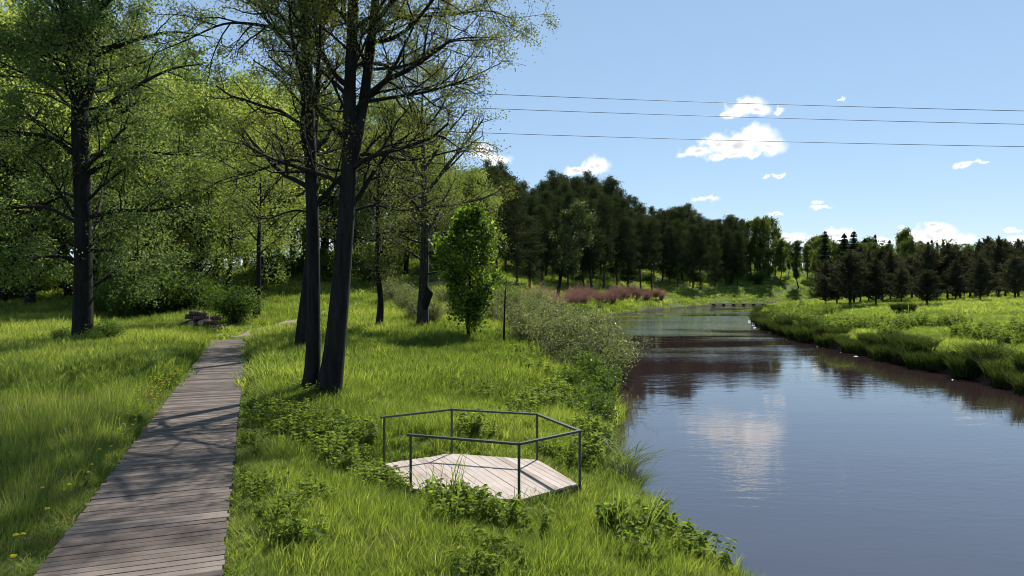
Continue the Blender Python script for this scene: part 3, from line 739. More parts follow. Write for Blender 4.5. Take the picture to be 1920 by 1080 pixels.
def maple_young():
    rr = np.random.default_rng(45); wood, tips = GB(), []
    pts, rd = polyline([(0,0,0),(.03,0,1.5),(.08,.03,3.5),(.05,0,5.8),(.1,0,7.6)], [.14,.10,.08,.05,.015], 4); tube(wood, pts, rd, 9)
    P = dict(seg=(0,4,3,3), wig=(0,.12,.2,.2), up=(0,.10,.06,.0), sides=(0,5,4,3), n=(30,7,4), t0=(.12,.2,.2), ang=(.95,.7,.7), ratio=(0,.5,.5), thick=.014, max=2, rmin=.004, rfloor=.006)
    spawn(wood, tips, pts, list(nrm(np.gradient(pts, axis=0))), rd, 7, 0, P, rr, lambda t: 2.35 * math.sin(PI * (.12 + .80 * t)) ** .95)
    T = np.concatenate(tips); n = 13000; pos = T[rr.integers(0, len(T), n)] + rr.normal(0, .22, (n, 3))
    cr = GB(); leaves(cr, pos, .19, rr, .25, wr=.9, tm=np.clip(.42 + .18 * np.sin(pos[:, 0] * 2.6) * np.sin(pos[:, 2] * 2.2), 0, 1), ts=.24); return [('trunk', wood.mesh('trunk', M_BARK)), ('crown', cr.mesh('crown', M_LEAF_MAPLE, True))]
k_maple = maple_young()
one('young_maple', k_maple, 'young bright green maple with an oval crown near the bank', 878, 42.0, 1.0)
def sapling():
    rr = np.random.default_rng(46); wood, fol = GB(), GB()
    tube(wood, [(0,0,0),(.05,0,1.6),(.1,0,3.2),(.2,0,4.2)], [.07,.06,.04,.012], 7)
    T = []
    for k in range(8):
        az = rr.uniform(0, 6.28); b = np.array([.1, 0, 2.9 + k * .17]); e = b + np.array([math.cos(az) * .5, math.sin(az) * .5, .3])
        tube(wood, [b, (b + e) / 2, e], [.015, .01, .005], 4); T += [e, (b + e) / 2]
    T = np.array(T); n = 140; leaves(fol, T[rr.integers(0, len(T), n)] + rr.normal(0, .16, (n, 3)), .13, rr)
    return [('trunk', wood.mesh('trunk', M_BARK)), ('crown', fol.mesh('crown', M_SHRUB, True))]
one('sapling', sapling(), 'thin nearly bare sapling standing right of the young maple', 944, 41.5)
k_lean = deciduous(47, 15, .3, .28, 2.9, 22, 8000, .30, leaf_mat('leaning_tree_leaf', (.025,.04,.012), (.055,.075,.022), (.10,.125,.035), .4), lean=.28, sig=.3, ang=1.1)
one('leaning_tree', k_lean, 'leaning olive-green tree standing before the dark pines', 1046, 104., 1.0, 0.)

# ------------------------------------------------------------------ left wood: leafy trees in rows
KF = [deciduous(60, 20, .32, .12, 5.4, 28, 11500, .28, M_LEAF_FOREST, sig=.5, tm=.55),
      deciduous(61, 18, .28, .08, 5.0, 28, 11500, .28, M_LEAF_FOREST, sig=.48, tm=.48, ang=.9),
      deciduous(62, 21, .30, .16, 4.8, 30, 11000, .28, M_LEAF_FOREST, sig=.5, tm=.62, ang=1.0),
      deciduous(63, 16, .26, .05, 5.4, 28, 11500, .27, M_LEAF_FOREST, sig=.5, tm=.46)]
KT = [deciduous(64, 20, .30, .20, 3.6, 24, 8000, .26, M_LEAF_TWIN, sig=.4, tm=.45), deciduous(65, 18, .24, .15, 3.4, 24, 8000, .26, M_LEAF_TWIN, sig=.4, tm=.38)]
FD = 'leafy green woodland tree'
rr = np.random.default_rng(5)
ENVL = [(-300, 20), (0, 60), (120, 90), (200, 120), (300, 150), (380, 165), (450, 140), (520, 190), (560, 170), (640, 190), (700, 215), (800, 240), (860, 320), (960, 350)]
def wood_tree(px, Y, kind, top=None, f=1.):
    x = wx(px, Y); z = gz(x, Y)
    top = np.interp(px, *zip(*ENVL)) if top is None else top
    h = (wz(top, Y) - z) * f; k = {id(a): b for a, b in [(KF[0], 20), (KF[1], 18), (KF[2], 21), (KF[3], 16), (KT[0], 20), (KT[1], 18)]}[id(kind)]
    s = h / k; return place('woodland_tree', kind, FD, 'tree', x, Y, rr.uniform(0, 6.28), (s * rr.uniform(.9, 1.15), s * rr.uniform(.9, 1.15), s), 'trees of the left wood')
rows = {'front': [], 'middle': [], 'back': []}
for px in np.arange(-130, 470, 62):
    if 90 < px < 180 : continue
    rows['front'].append(wood_tree(px + rr.uniform(-14, 14), rr.uniform(58, 68), KF[rr.integers(0, 4)], None, rr.uniform(.62, .85)))
for px in np.arange(-200, 500, 56):
    rows['middle'].append(wood_tree(px + rr.uniform(-14, 14), rr.uniform(74, 84), KF[rr.integers(0, 4)], None, rr.uniform(.85, 1.0)))
for px in np.arange(480, 900, 40):
    rows['middle'].append(wood_tree(px + rr.uniform(-10, 10), rr.uniform(92, 100), (KF + KT + KT)[rr.integers(0, 8)], None, rr.uniform(.75, .98)))
for px in np.arange(-200, 930, 48):
    rows['back'].append(wood_tree(px + rr.uniform(-12, 12), rr.uniform(106, 120), (KF + KT)[rr.integers(0, 6)], None, rr.uniform(.9, 1.05)))
SEC = [(-900, 20, 'at the left picture edge'), (20, 150, 'left of the old tree trunk'), (150, 260, 'right of the old tree trunk'), (260, 400, 'behind the log heap'), (400, 560, 'behind the boardwalk end'), (560, 700, 'behind the twin trunks'), (700, 800, 'behind the thin lawn tree'), (800, 1000, 'behind the stubbed tree')]
for rn, lst in rows.items():
    for a, b, ph in SEC:
        rank_labels([o for o in lst if a <= pxof(o.location.x, o.location.y) < b], f'leafy woodland tree {ph}, # in the {rn} row')
# understorey bushes
KB = [shrub(70, 2.2, 3.2, 40, 4200, .20, M_SHRUB, dome=.7, sig=.28, wr=.6), shrub(71, 1.9, 2.6, 36, 3600, .18, M_SHRUB, dome=.6, sig=.25, wr=.6)]
KW = [shrub(72, 1.7, 1.9, 40, 3000, .13, M_WILLOW, dome=.7, sig=.14, wr=.42), shrub(73, 1.5, 1.7, 36, 2500, .12, M_WILLOW, dome=.75, sig=.13, wr=.42)]
KG = [shrub(74, 1.1, 1.3, 30, 1500, .11, M_SHRUB, dome=.75, sig=.14, wr=.55), shrub(75, .8, 1.0, 26, 900, .10, M_SHRUB, dome=.7, sig=.12, wr=.55)]
KR = [shrub(76, 1.7, 2.6, 130, 1400, .18, M_REDTWIG, M_REDTWIG, wr=.18, up=0, dome=.5, sig=.14), shrub(77, 1.5, 2.3, 120, 1300, .18, M_REDTWIG, M_REDTWIG, wr=.18, up=0, dome=.5, sig=.14)]
def bush(kind, px, Y, sc, label, name='bush', group=None, cat='bush'):
    return place(name, kind, label, cat, wx(px, Y), Y, rr.uniform(0, 6.28), (sc, sc, sc * rr.uniform(.9, 1.1)), group)
G1 = 'bushes at the foot of the left wood'
b1 = [bush(KB[i % 2], px, Y, s, '', 'woodland_bush', G1) for i, (px, Y, s) in enumerate([(205, 54, 1.0), (235, 52, 1.15), (270, 54, 1.25), (305, 55, 1.35), (340, 56, 1.2), (375, 60, 1.0)])]
rank_labels(b1, '# of the dark leafy bushes behind the log heap')
bush(KB[0], 440, 50, .95, 'rounded dark green bush beside the far end of the boardwalk', 'woodland_bush', G1)
bush(KB[1], 420, 57, .7, 'small bright bush behind the log heap and left of the boardwalk end', 'woodland_bush', G1)
b1 = [bush(KB[i % 2], px, Y, s, '', 'woodland_bush', G1) for i, (px, Y, s) in enumerate([(120, 38.5, .33), (172, 37, .36), (200, 38.4, .42), (142, 36.8, .25)])]
rank_labels(b1, '# of the low bushes around the foot of the old tree')
b1 = [bush(KB[i % 2], px, Y, s, '', 'woodland_bush', G1) for i, (px, Y, s) in enumerate([(-60, 78, 1.2), (25, 72, .8), (75, 80, 1.1), (120, 84, 1.3), (-20, 84, 1.4), (165, 82, 1.2)])]
rank_labels(b1, '# of the bushes at the far edge of the left meadow')
b1 = [bush(KB[i % 2], px, Y, s, '', 'woodland_bush', G1) for i, (px, Y, s) in enumerate([(505, 88, 1.2), (545, 92, 1.3), (625, 90, 1.2), (665, 94, 1.0), (700, 88, 1.2), (740, 96, 1.1), (590, 94, 1.2)])]
rank_labels(b1, '# of the bushes along the top of the sunny lawn')
# grey-green scrub of the near bank
G2 = 'scrub along the left river bank'
b2 = [bush(KW[i % 2], pxof(x, y), y, s, '', 'willow_shrub', G2) for i, (x, y, s) in enumerate([(a_, b_, c_ * 1.2) for a_, b_, c_ in [(4.5,40,1.25),(2.7,41.5,1.2),(.9,43.5,1.0),(4.9,45,1.3),(3.0,47.5,1.3),(5.5,50,1.2),(4.2,36.5,1.15),(2.6,37.5,.8),(4.3,33.5,1.0),(3.2,34.5,.7),(5.0,38.3,1.2),(4.9,42.6,1.25),(4.6,35,1.0),(3.7,39,1.2)]])]
rank_labels(b2, '# of the grey-green shrubs on the bank beyond the platform')
b2 = [bush(KG[i % 2], pxof(x, y), y, s, '', 'bank_shrub', G2) for i, (x, y, s) in enumerate([(3.5,30.5,1.3),(3.8,28.4,1.35),(2.5,28.5,.8),(3.2,26,1.0),(2.8,23,.9)])]
rank_labels(b2, '# of the small leafy shrubs overhanging the water beyond the platform')
b2 = [bush(KW[i % 2], pxof(x, y), y, s, '', 'willow_shrub', G2) for i, (x, y, s) in enumerate([(.2,52,1.2),(1.6,55,1.3),(3.1,60,1.3),(-1.6,55,1.2),(.6,62,1.5),(4.6,66,1.4),(2.2,70,1.6),(-.6,68,1.6)])]
rank_labels(b2, '# of the pale shrubs behind the young maple')
b2 = [bush(KW[i % 2], pxof(x, y), y, s, '', 'willow_shrub', G2) for i, (x, y, s) in enumerate([(-6,51,.9),(-7.3,53,.9),(-8.8,58,1.1),(-4.7,56,1.0),(-11.5,66,1.2),(-6,64,1.2)])]
rank_labels(b2, '# of the pale shrubs behind the stubbed tree')
b2 = [bush(KG[i % 2], 960 + FPX * (np.interp(y, YS, XL) - d) / y, y, s, '', 'bank_shrub', G2) for i, (y, d, s) in enumerate([(57,1.4,1.2),(63,1.6,1.3),(70,1.5,1.2),(74,3.,1.5),(79,1.6,1.3),(84,2,1.5),(90,1.7,1.3),(97,2.2,1.2),(104,2.,1.2),(112,2.,1.1),(121,2,1.2)])]
rank_labels(b2, '# of the leafy shrubs at the waterline of the left bank upstream')
def yfor(px, D):
    for y in np.arange(70, 300, 1.):
        if dl_of(wx(px, y), y) > D and y > 96: return y
    return 260.
# reddish dry growth
G3 = 'reddish dry shrubs on the left bank'
b3 = []
for i, px in enumerate(np.arange(1066, 1238, 10)):
    y = min(yfor(px, 4.6), 175); b3.append(bush(KR[i % 2], px + rr.uniform(-5, 5), y + rr.uniform(-4, 6), rr.uniform(.95, 1.5), '', 'reddish_shrub', G3))
rank_labels(b3, '# of the reddish dry shrubs below the pine slope')
b3 = [bush(KR[i % 2], px, y, s, '', 'reddish_shrub', G3) for i, (px, y, s) in enumerate([(1012, 80, 1.15), (1030, 82, 1.2), (1046, 84, 1.05)])]
rank_labels(b3, '# of the small reddish shrubs right of the sapling')

# ------------------------------------------------------------------ pines on the left slope
KP = [pine(80, 21, .17, 3.5, 58, 24), pine(81, 22, .24, 3.3, 54, 24), pine(82, 20, .13, 3.7, 60, 24), pine(83, 22, .30, 3.6, 50, 26), pine(84, 21, .2, 3.1, 56, 24)]
KPH = [21, 22, 20, 22, 21]
ENV = [(850, 330), (900, 312), (940, 308), (985, 345), (1010, 358), (1035, 325), (1060, 320), (1090, 333), (1130, 338), (1155, 345), (1185, 372), (1210, 392), (1235, 392), (1255, 388), (1280, 383), (1300, 386), (1330, 408), (1350, 412), (1378, 402), (1400, 425)]
prow = {'front': [], 'second': [], 'third': [], 'rear': []}
for rn, D, st, f0, f1 in (('front', 11, 23, .72, .88), ('second', 18, 18, .8, .95), ('third', 26, 18, .9, 1.), ('rear', 36, 17, .92, 1.05)):
    for px in np.arange(862 if rn != 'front' else 975, 1402, st):
        p = px + rr.uniform(-6, 6); y = yfor(p, D + rr.uniform(-2, 2)); x = wx(p, y); z = gz(x, y)
        h = (wz(np.interp(p, *zip(*ENV)), y) - z) * rr.uniform(f0, f1) * (rr.uniform(.9, 1.03) if rr.random() < .6 else 1); i = int(rr.integers(0, 5)); s = h / KPH[i]
        ws = min(1.2, max(.75, s)) * rr.uniform(.78, 1.05)
        prow[rn].append(place('pine_tree', KP[i], 'x', 'pine', x, y, rr.uniform(0, 6.28), (ws, ws, s), 'tall pines on the left slope'))
PSEC = [(0, 960, 'behind the young maple'), (960, 1030, 'left of the leaning tree'), (1030, 1105, 'behind the leaning tree'), (1105, 1175, 'over the left reddish shrubs'), (1175, 1245, 'over the right reddish shrubs'), (1245, 1320, 'left of the footbridge'), (1320, 1500, 'above the footbridge')]
for rn, lst in prow.items():
    for a, b, ph in PSEC:
        rank_labels([o for o in lst if a <= pxof(o.location.x, o.location.y) < b], f'dark pine {ph}, # in the {rn} row')

# ------------------------------------------------------------------ far wood beyond the bend, and the right bank
KD = [deciduous(90, 20, .3, .12, 4.4, 24, 6500, .62, M_LEAF_FAR, sig=.55, tm=.55), deciduous(91, 19, .3, .08, 3.9, 24, 6500, .62, M_LEAF_FAR, sig=.5, tm=.42), deciduous(92, 22, .3, .15, 3.4, 26, 6000, .62, M_LEAF_FAR, sig=.5, tm=.6, ang=.7)]
KDH = [20, 19, 22]
KS = [spruce(95, 18, 3.3, 34), spruce(96, 20, 2.9, 36), spruce(97, 15, 3.0, 30)]
KSH = [18, 20, 15]
KY = [young_pine(100, 7, 2.5, 13), young_pine(101, 7.5, 2.2, 14), young_pine(102, 6, 2.5, 11), young_pine(103, 8, 2.9, 14)]
KYH = [7, 7.5, 6, 8]
def far(name, kinds, hs, i, px, Y, top, cat, group, wid=1.):
    x = wx(px, Y); z = gz(x, Y); s = (wz(top, Y) - z) / hs[i]; ws = wid * s
    return place(name, kinds[i], 'x', cat, x, Y, rr.uniform(0, 6.28), (ws, ws, s), group)
b3 = [bush(KB[i % 2], px, yfor(px, 14 + 6 * (i % 3)), rr.uniform(1.2, 2.0), '', 'woodland_bush', 'bushes under the pines') for i, px in enumerate((1085, 1150, 1190, 1215, 1262, 1290, 1310, 1335, 1352, 1368, 1385, 1402, 1420, 1438))]
rank_labels(b3[:4], '# of the dark bushes on the slope above the reddish shrubs')
rank_labels(b3[4:], '# of the dark bushes at the foot of the pines by the footbridge')  # bushes added to stand in for the dark shade below the trees
GF = 'leafy trees beyond the river bend'
lst = [far('leafy_tree', KD, KDH, i, px, Y, top, 'tree', GF, w) for i, px, Y, top, w in [(2, 1392, 262, 428, 1.0), (0, 1408, 255, 420, .9), (1, 1424, 250, 416, .85), (1, 1440, 254, 415, .8), (2, 1453, 262, 434, .8), (0, 1380, 275, 430, 1)]]
rank_labels(lst, '# of the tall leafy trees at the right end of the pines')
lst = []
for j, px in enumerate(np.arange(1462, 1640, 17)):
    lst.append(far('leafy_tree', KD, KDH, int(rr.integers(0, 3)), px + rr.uniform(-4, 4), rr.uniform(215, 270), rr.uniform(446, 464), 'tree', GF, rr.uniform(.8, 1)))
rank_labels(lst[:5], '# of the pale leafy trees at the bend left of the spruces')
rank_labels(lst[5:], '# of the pale leafy trees behind the spruces')
GR = 'mixed trees behind the young pines'
lst = []
for px in np.arange(1640, 2080, 30):
    lst.append(far('leafy_tree', KD, KDH, int(rr.integers(0, 3)), px + rr.uniform(-7, 7), rr.uniform(165, 215), rr.uniform(452, 476), 'tree', GR, rr.uniform(.8, 1.05)))
lst.append(far('leafy_tree', KD, KDH, 2, 1697, 190, 436, 'tree', GR, .9))
lst.append(far('leafy_tree', KD, KDH, 0, 1632, 175, 462, 'tree', GR, .9))
rank_labels(lst[:8], '# of the leafy trees behind the dark hummock')
rank_labels(lst[8:], '# of the leafy trees behind the far right young pines')
lst = [far('spruce_tree', KS, KSH, i, px, Y, top, 'spruce', 'spruces above the far wood', w) for i, px, Y, top, w in [(0, 1547, 215, 433, .9), (2, 1583, 208, 438, 1.1), (0, 1601, 200, 434, 1.3), (2, 1622, 215, 447, 1), (1, 1641, 220, 440, .9)]]
rank_labels(lst, '# of the spruces rising at the left of the right-hand wood')
lst = [far('spruce_tree', KS, KSH, i, px, Y, top, 'spruce', 'spruces above the far wood', w) for i, px, Y, top, w in [(1, 1668, 220, 450, .9), (1, 1728, 225, 452, .9), (1, 1747, 220, 450, .9), (0, 1768, 225, 454, .9), (1, 1757, 235, 455, .8), (1, 1790, 230, 458, .8)]]
rank_labels(lst, '# of the narrow spruces rising in the middle of the right-hand wood')
yrow = {'front': [], 'second': [], 'third': []}
GY = 'young pines on the right bank'
for px, Y, top, w in [(1548, 112, 492, 1.1), (1594, 97, 476, 1.15), (1642, 98, 488, 1.1), (1690, 106, 505, 1.), (1738, 90, 508, 1.35), (1792, 104, 490, 1.0), (1838, 94, 484, 1.25), (1903, 99, 480, 1.0), (1946, 96, 492, 1.2), (2010, 95, 480, 1.1)]:
    yrow['front'].append(far('young_pine', KY, KYH, int(rr.integers(0, 4)), px, Y, top, 'pine', GY, w * 1.45))
for px in (1568, 1612, 1629, 1668, 1714, 1758, 1776, 1816, 1856, 1874, 1922, 1975, 2040, 1600, 1653, 1728, 1745, 1800, 1830, 1890, 1907, 1940, 1955):
    yrow['second'].append(far('young_pine', KY, KYH, int(rr.integers(0, 4)), px + rr.uniform(-6, 6), rr.uniform(108, 124), rr.uniform(460, 494) - 18 * (px > 1820), 'pine', GY, rr.uniform(1.1, 1.7)))
for px, tp in ((1600, 484), (1650, 476), (1683, 486), (1722, 474), (1745, 488), (1787, 470), (1808, 480), (1836, 455), (1852, 450), (1868, 472), (1890, 462), (1908, 455), (1931, 468), (1962, 458), (2000, 462), (2050, 458)):
    yrow['third'].append(far('young_pine', KY, KYH, int(rr.integers(0, 4)), px, rr.uniform(128, 146), tp, 'pine', GY, rr.uniform(1.0, 1.4)))
YSEC = [(0, 1620, 'below the spruces'), (1620, 1720, 'behind the dark hummock'), (1720, 1830, 'right of the dark hummock'), (1830, 1925, 'at the right picture edge'), (1925, 3000, 'beyond the right picture edge')]
for rn, l2 in yrow.items():
    for a, b, ph in YSEC:
        rank_labels([o for o in l2 if a <= pxof(o.location.x, o.location.y) < b], f'young grey-green pine {ph}, # in the {rn} row')
# distant wood closing the horizon
rrf = np.random.default_rng(77)
lst = []
gbw, gbl = GB(), GB()
for k in range(900):
    a = rrf.uniform(-1.0, 1.0); d = rrf.uniform(330, 480); x, y = d * math.sin(a), d * math.cos(a)
    if dl_of(x, min(y, 399)) < 8 and dr_of(x, min(y, 399)) < 8: continue
    z = gz(x, y); h = rrf.uniform(12, 17); n = 60
    p = np.clip(rrf.normal(0, 1, (n, 3)), -1.7, 1.5) * np.array([1.8, 1.8, h * .22]) + np.array([x, y, z + h * .55]); leaves(gbl, p, 1.5, rrf, .3, tm=rrf.uniform(.3, .7), ts=.15)
    tube(gbl, [(x, y, z - .2), (x, y, z + h * .6)], [.25, .15], 4, .1)
new('distant_woods', gbl.mesh('distant_woods', M_LEAF_FAR, True), kind='stuff', label='distant wood closing the horizon', category='wood')

# ------------------------------------------------------------------ sedge tussocks along the water, hummock
M_ARCH = leaf_mat('arching_blade', (.05, .075, .03), (.12, .16, .065), (.25, .29, .14), .5, spec=.15)
KSD = [tussock(110 + i, 620, .62, 1.0, .03, .5) for i in range(3)] + [tussock(115, 420, .34, .85, .016, 1.15, M_ARCH)]
def tuss(x, y, sc, name, label, group):
    o = new(name, KSD[3 if name == 'arching_tussock' else int(rr.integers(0, 3))], label=label, category='sedge', group=group)
    o.location = (x, y, max(gz(x, y), WATER) - .04); o.scale = (sc * 1.15, sc * 1.15, sc); o.rotation_euler = (0, 0, rr.uniform(0, 6.28))
y = 24.
while y < 140:
    for d in (.35, 1.1):
        if d > 1 and rr.random() < .35: continue
        yy = y + rr.uniform(-.5, .5); x = np.interp(yy, YS, XR) + (d - .25 + rr.uniform(-.25, .35)) * math.sqrt(1 + np.interp(yy, YS, SR) ** 2)
        tuss(x, yy, rr.uniform(.85, 1.35) * (.92 if yy < 60 else 1.), 'sedge_tussock', 'dark rounded sedge tussock at the waterline of the right bank', 'sedge tussocks lining the right bank')
    y += rr.uniform(1.0, 1.7) * (1 + y / 110)
for x, y, sc in [(2.7, 17.6, 1.15), (2.75, 16.3, .8), (2.7, 14.6, .6), (2.9, 20.4, .7), (3.2, 12.9, .5)]:
    o = tuss(x, y, sc, 'arching_tussock', 'arching grass tussock hanging over the water edge beside the platform', 'tussocks on the near bank edge')
hx, hy = wx(1694, 74), 74
gb = GB(); rh = np.random.default_rng(8)
blades(gb, rh, 1100, 1.05, 1.05, .04, .6, .06, .06, seg=3)
o = new('dark_hummock', gb.mesh('dark_hummock', M_SEDGE), label='isolated dark tussock mound in the right bank meadow', category='tussock'); o.location = (hx, hy, gz(hx, hy))

# pale flecks on the water by the right bank
gb = GB(); rw = np.random.default_rng(9)
for k in range(34):
    y = rw.uniform(26, 108) if k < 14 else rw.uniform(84, 108); x = np.interp(y, YS, XR) - rw.uniform(.25, 1.3) ; r = rw.uniform(.05, .12); a = np.arange(8) * PI / 4
    v = np.stack([x + r * np.cos(a) * rw.uniform(.8, 1.5), y + r * np.sin(a), np.full(8, WATER + .008)], -1); v = np.vstack([v, [[x, y, WATER + .03]]]); kk = np.arange(8)
    gb.add(v, None, np.stack([kk, (kk + 1) % 8, np.full(8, 8)], -1))
new('water_foam', gb.mesh('water_foam', plain_mat('pale_foam', (.75, .75, .72), .7, noise=.05)), kind='stuff', label='white foam flecks floating along the right bank', category='foam')
# ------------------------------------------------------------------ grass and weeds (stuff: instanced tufts)
def tuft_set(name, meshes):
    c = bpy.data.collections.new(name)
    for i, me in enumerate(meshes):
        o = bpy.data.objects.new('%s_%02d' % (name, i), me); c.objects.link(o)
    return c
def scatter_group(name, coll):
    ng = bpy.data.node_groups.new(name, 'GeometryNodeTree')
    ng.interface.new_socket('Geometry', in_out='INPUT', socket_type='NodeSocketGeometry')
    ng.interface.new_socket('Geometry', in_out='OUTPUT', socket_type='NodeSocketGeometry')
    gi, go = ng.nodes.new('NodeGroupInput'), ng.nodes.new('NodeGroupOutput')
    ci = ng.nodes.new('GeometryNodeCollectionInfo'); ci.inputs['Collection'].default_value = coll
    ci.inputs['Separate Children'].default_value = True; ci.inputs['Reset Children'].default_value = True
    ip = ng.nodes.new('GeometryNodeInstanceOnPoints'); ip.inputs['Pick Instance'].default_value = True
    def na(nm, ty):
        n = ng.nodes.new('GeometryNodeInputNamedAttribute'); n.data_type = ty; n.inputs['Name'].default_value = nm; return n.outputs['Attribute']
    ng.links.new(gi.outputs[0], ip.inputs['Points']); ng.links.new(ci.outputs[0], ip.inputs['Instance'])
    ng.links.new(na('idx', 'INT'), ip.inputs['Instance Index']); ng.links.new(na('rot', 'FLOAT_VECTOR'), ip.inputs['Rotation']); ng.links.new(na('scl', 'FLOAT_VECTOR'), ip.inputs['Scale'])
    ng.links.new(ip.outputs[0], go.inputs[0])
    return ng
def scatter(name, label, cat, coll, pts, scl, idx, tint, rr, tilt=.12):
    n = len(pts); me = bpy.data.meshes.new(name); me.vertices.add(n); me.vertices.foreach_set('co', pts.astype(np.float32).ravel())
    a = me.attributes.new('idx', 'INT', 'POINT'); a.data.foreach_set('value', idx.astype(np.int32))
    rot = np.stack([rr.normal(0, tilt, n), rr.normal(0, tilt, n), rr.uniform(0, 6.28, n)], -1)
    a = me.attributes.new('rot', 'FLOAT_VECTOR', 'POINT'); a.data.foreach_set('vector', rot.astype(np.float32).ravel())
    a = me.attributes.new('scl', 'FLOAT_VECTOR', 'POINT'); a.data.foreach_set('vector', scl.astype(np.float32).ravel())
    a = me.attributes.new('itint', 'FLOAT', 'POINT'); a.data.foreach_set('value', np.clip(tint, 0, 1).astype(np.float32))
    o = new(name, me, kind='stuff', label=label, category=cat)
    o.modifiers.new('scatter', 'NODES').node_group = scatter_group(name, coll)
    return o
def mk(fn, seeds, mat, nm):
    out = []
    for s in seeds:
        g = GB(); fn(g, np.random.default_rng(s)); out.append(g.mesh(nm, mat))
    return out
lush = mk(lambda g, r: blades(g, r, 64, .20, .38, .011, .42, .5, .30), range(200, 206), M_GRASS, 'lush_tuft')
def seedy(g, r):
    blades(g, r, 48, .20, .30, .009, .5, .40, .24)
    blades(g, r, 9, .2, .55, .0055, .3, .9, .1)
mead = mk(seedy, range(210, 216), M_GRASS, 'meadow_tuft')
coarse = mk(lambda g, r: blades(g, r, 95, .5, .40, .021, .5, .5, .30), range(220, 225), M_GRASS, 'coarse_tuft')
farr = mk(lambda g, r: blades(g, r, 80, 1.2, .42, .06, .5, .5, .28), range(230, 234), M_GRASS, 'far_tuft')
dead = mk(lambda g, r: blades(g, r, 26, .2, .35, .010, .9, .5, .25), range(240, 242), M_DEADGRASS, 'old_tuft')
def weedy(g, r):
    for k in range(9):
        a = r.uniform(0, 6.28); q = .18 * math.sqrt(r.random()); b = np.array([q * math.cos(a), q * math.sin(a), 0]); h = r.uniform(.3, .6)
        e = b + np.array([math.cos(a) * .12, math.sin(a) * .12, h]); tube(g, [b, (b + e) / 2, e], [.006, .005, .002], 3, .4)
        for f in np.linspace(.25, 1, 7):
            p = b * (1 - f) + e * f; n = 4
            az = r.uniform(0, 6.28, n); ax = np.stack([np.cos(az), np.sin(az), np.full(n, -.15)], -1)
            leaves(g, p + ax * .05, .105, r, 1.0, wr=.38, tm=.5, ts=.2, axis=ax)
weed = mk(weedy, range(250, 255), M_WEED, 'weed_plant')
def seedling(g, r):
    blades(g, r, 14, .12, .9, .016, .35, .5, .2, seg=3)
reed = mk(seedling, range(260, 263), M_GRASS, 'reed_tuft')
C_ALL = tuft_set('tuft', lush + mead + coarse + farr + dead)      # 0-5 lush, 6-11 meadow, 12-16 coarse, 17-20 far, 21-22 dead
C_WEED = tuft_set('weed', weed + reed)
rr = np.random.default_rng(55)
def inside_hex(x, y, grow=1.0):
    c = HEX.mean(0); ins = np.ones(len(x), bool)
    for i in range(6):
        a, b = c + (HEX[i] - c) * grow, c + (HEX[(i + 1) % 6] - c) * grow
        ins &= ((b[0] - a[0]) * (y - a[1]) - (b[1] - a[1]) * (x - a[0])) < 0
    return ins
pdn = np.array(PATH)
def on_path(x, y, w=.7):
    d = np.full(len(x), 9.)
    for (a, b), (c, e) in zip(PATH[:-1], PATH[1:]):
        vx, vy = c - a, e - b; t = np.clip(((x - a) * vx + (y - b) * vy) / (vx * vx + vy * vy), 0, 1)
        d = np.minimum(d, np.hypot(x - a - t * vx, y - b - t * vy))
    return d < w
def bw_off(x, y): return (x - BW0[0]) * BWD[1] - (y - BW0[1]) * BWD[0]      # + = right of boardwalk
def sample(d0, d1, dens, wedge=.80):
    a1 = wedge * (d1 * d1 - d0 * d0); n = int(a1 * dens)
    d = np.sqrt(rr.uniform(d0 * d0, d1 * d1, n)); a = rr.uniform(-wedge, wedge, n)
    return d * np.sin(a), d * np.cos(a)
def vn(x, y, s, ph=0.):      # cheap patch noise 0..1
    return .5 + .25 * (np.sin(x * s + 1.7 * np.sin(y * s * .7 + ph)) + np.sin(y * s * 1.13 + 1.9 * np.sin(x * s * .6 + 2 * ph)))
LS, RS = [], []
def sow(d0, d1, dens, size, kind):
    x, y = sample(d0, d1, dens)
    dl, dr = dl_of(x, y), dr_of(x, y); left = dl > .15; right = dr > 1.1
    ok = (left | right) & ~inside_hex(x, y, 1.02) & ~on_path(x, y, .85)
    off = bw_off(x, y); alongb = (x - BW0[0]) * BWD[0] + (y - BW0[1]) * BWD[1]
    ok &= ~((np.abs(off) < HALF + .03) & (alongb < 37.2))
    x, y, dl, dr, off, left = x[ok], y[ok], dl[ok], dr[ok], off[ok], left[ok]
    z = G(x, y) - .02
    n = len(x); pn = vn(x, y, .55, 1.); p2 = vn(x, y, 1.7, 4.); p3 = vn(x, y, .13, 2.)
    s = size * rr.uniform(.7, 1.25, n)
    hz = s * (.55 + .6 * pn + .3 * p2) * np.where(left, 1, np.where(dr < 1.6, .5, .55))
    # shorter beside the boards, taller on the bank
    nearb = np.clip((np.abs(off) - HALF) / .8, 0.35, 1); hz *= np.where(off < 12, nearb, 1)
    dk = np.hypot(x - HEX.mean(0)[0], y - HEX.mean(0)[1]); hz *= np.where((dk < 3.2) & (y > 14.2), .55, np.where(dk < 3, .8, 1))
    meadow = left & (off < 0)
    if kind == 'near': idx = np.where(meadow, rr.integers(6, 12, n), rr.integers(0, 6, n))
    elif kind == 'mid': idx = rr.integers(12, 17, n)
    else: idx = rr.integers(17, 21, n)
    if kind == 'near': idx = np.where(rr.random(n) < np.where(meadow, .17, .12), rr.integers(21, 23, n), idx)
    tint = .45 + .6 * (pn - .5) + .6 * (p3 - .5) + rr.normal(0, .15, n) + np.where(meadow, -.05, .05)
    if kind != 'near': tint += .12
    P = np.stack([x, y, z], -1); S = np.stack([s, s, hz], -1)
    for sel, B in ((left, LS), (~left, RS)): B.append((P[sel], S[sel], idx[sel], tint[sel]))
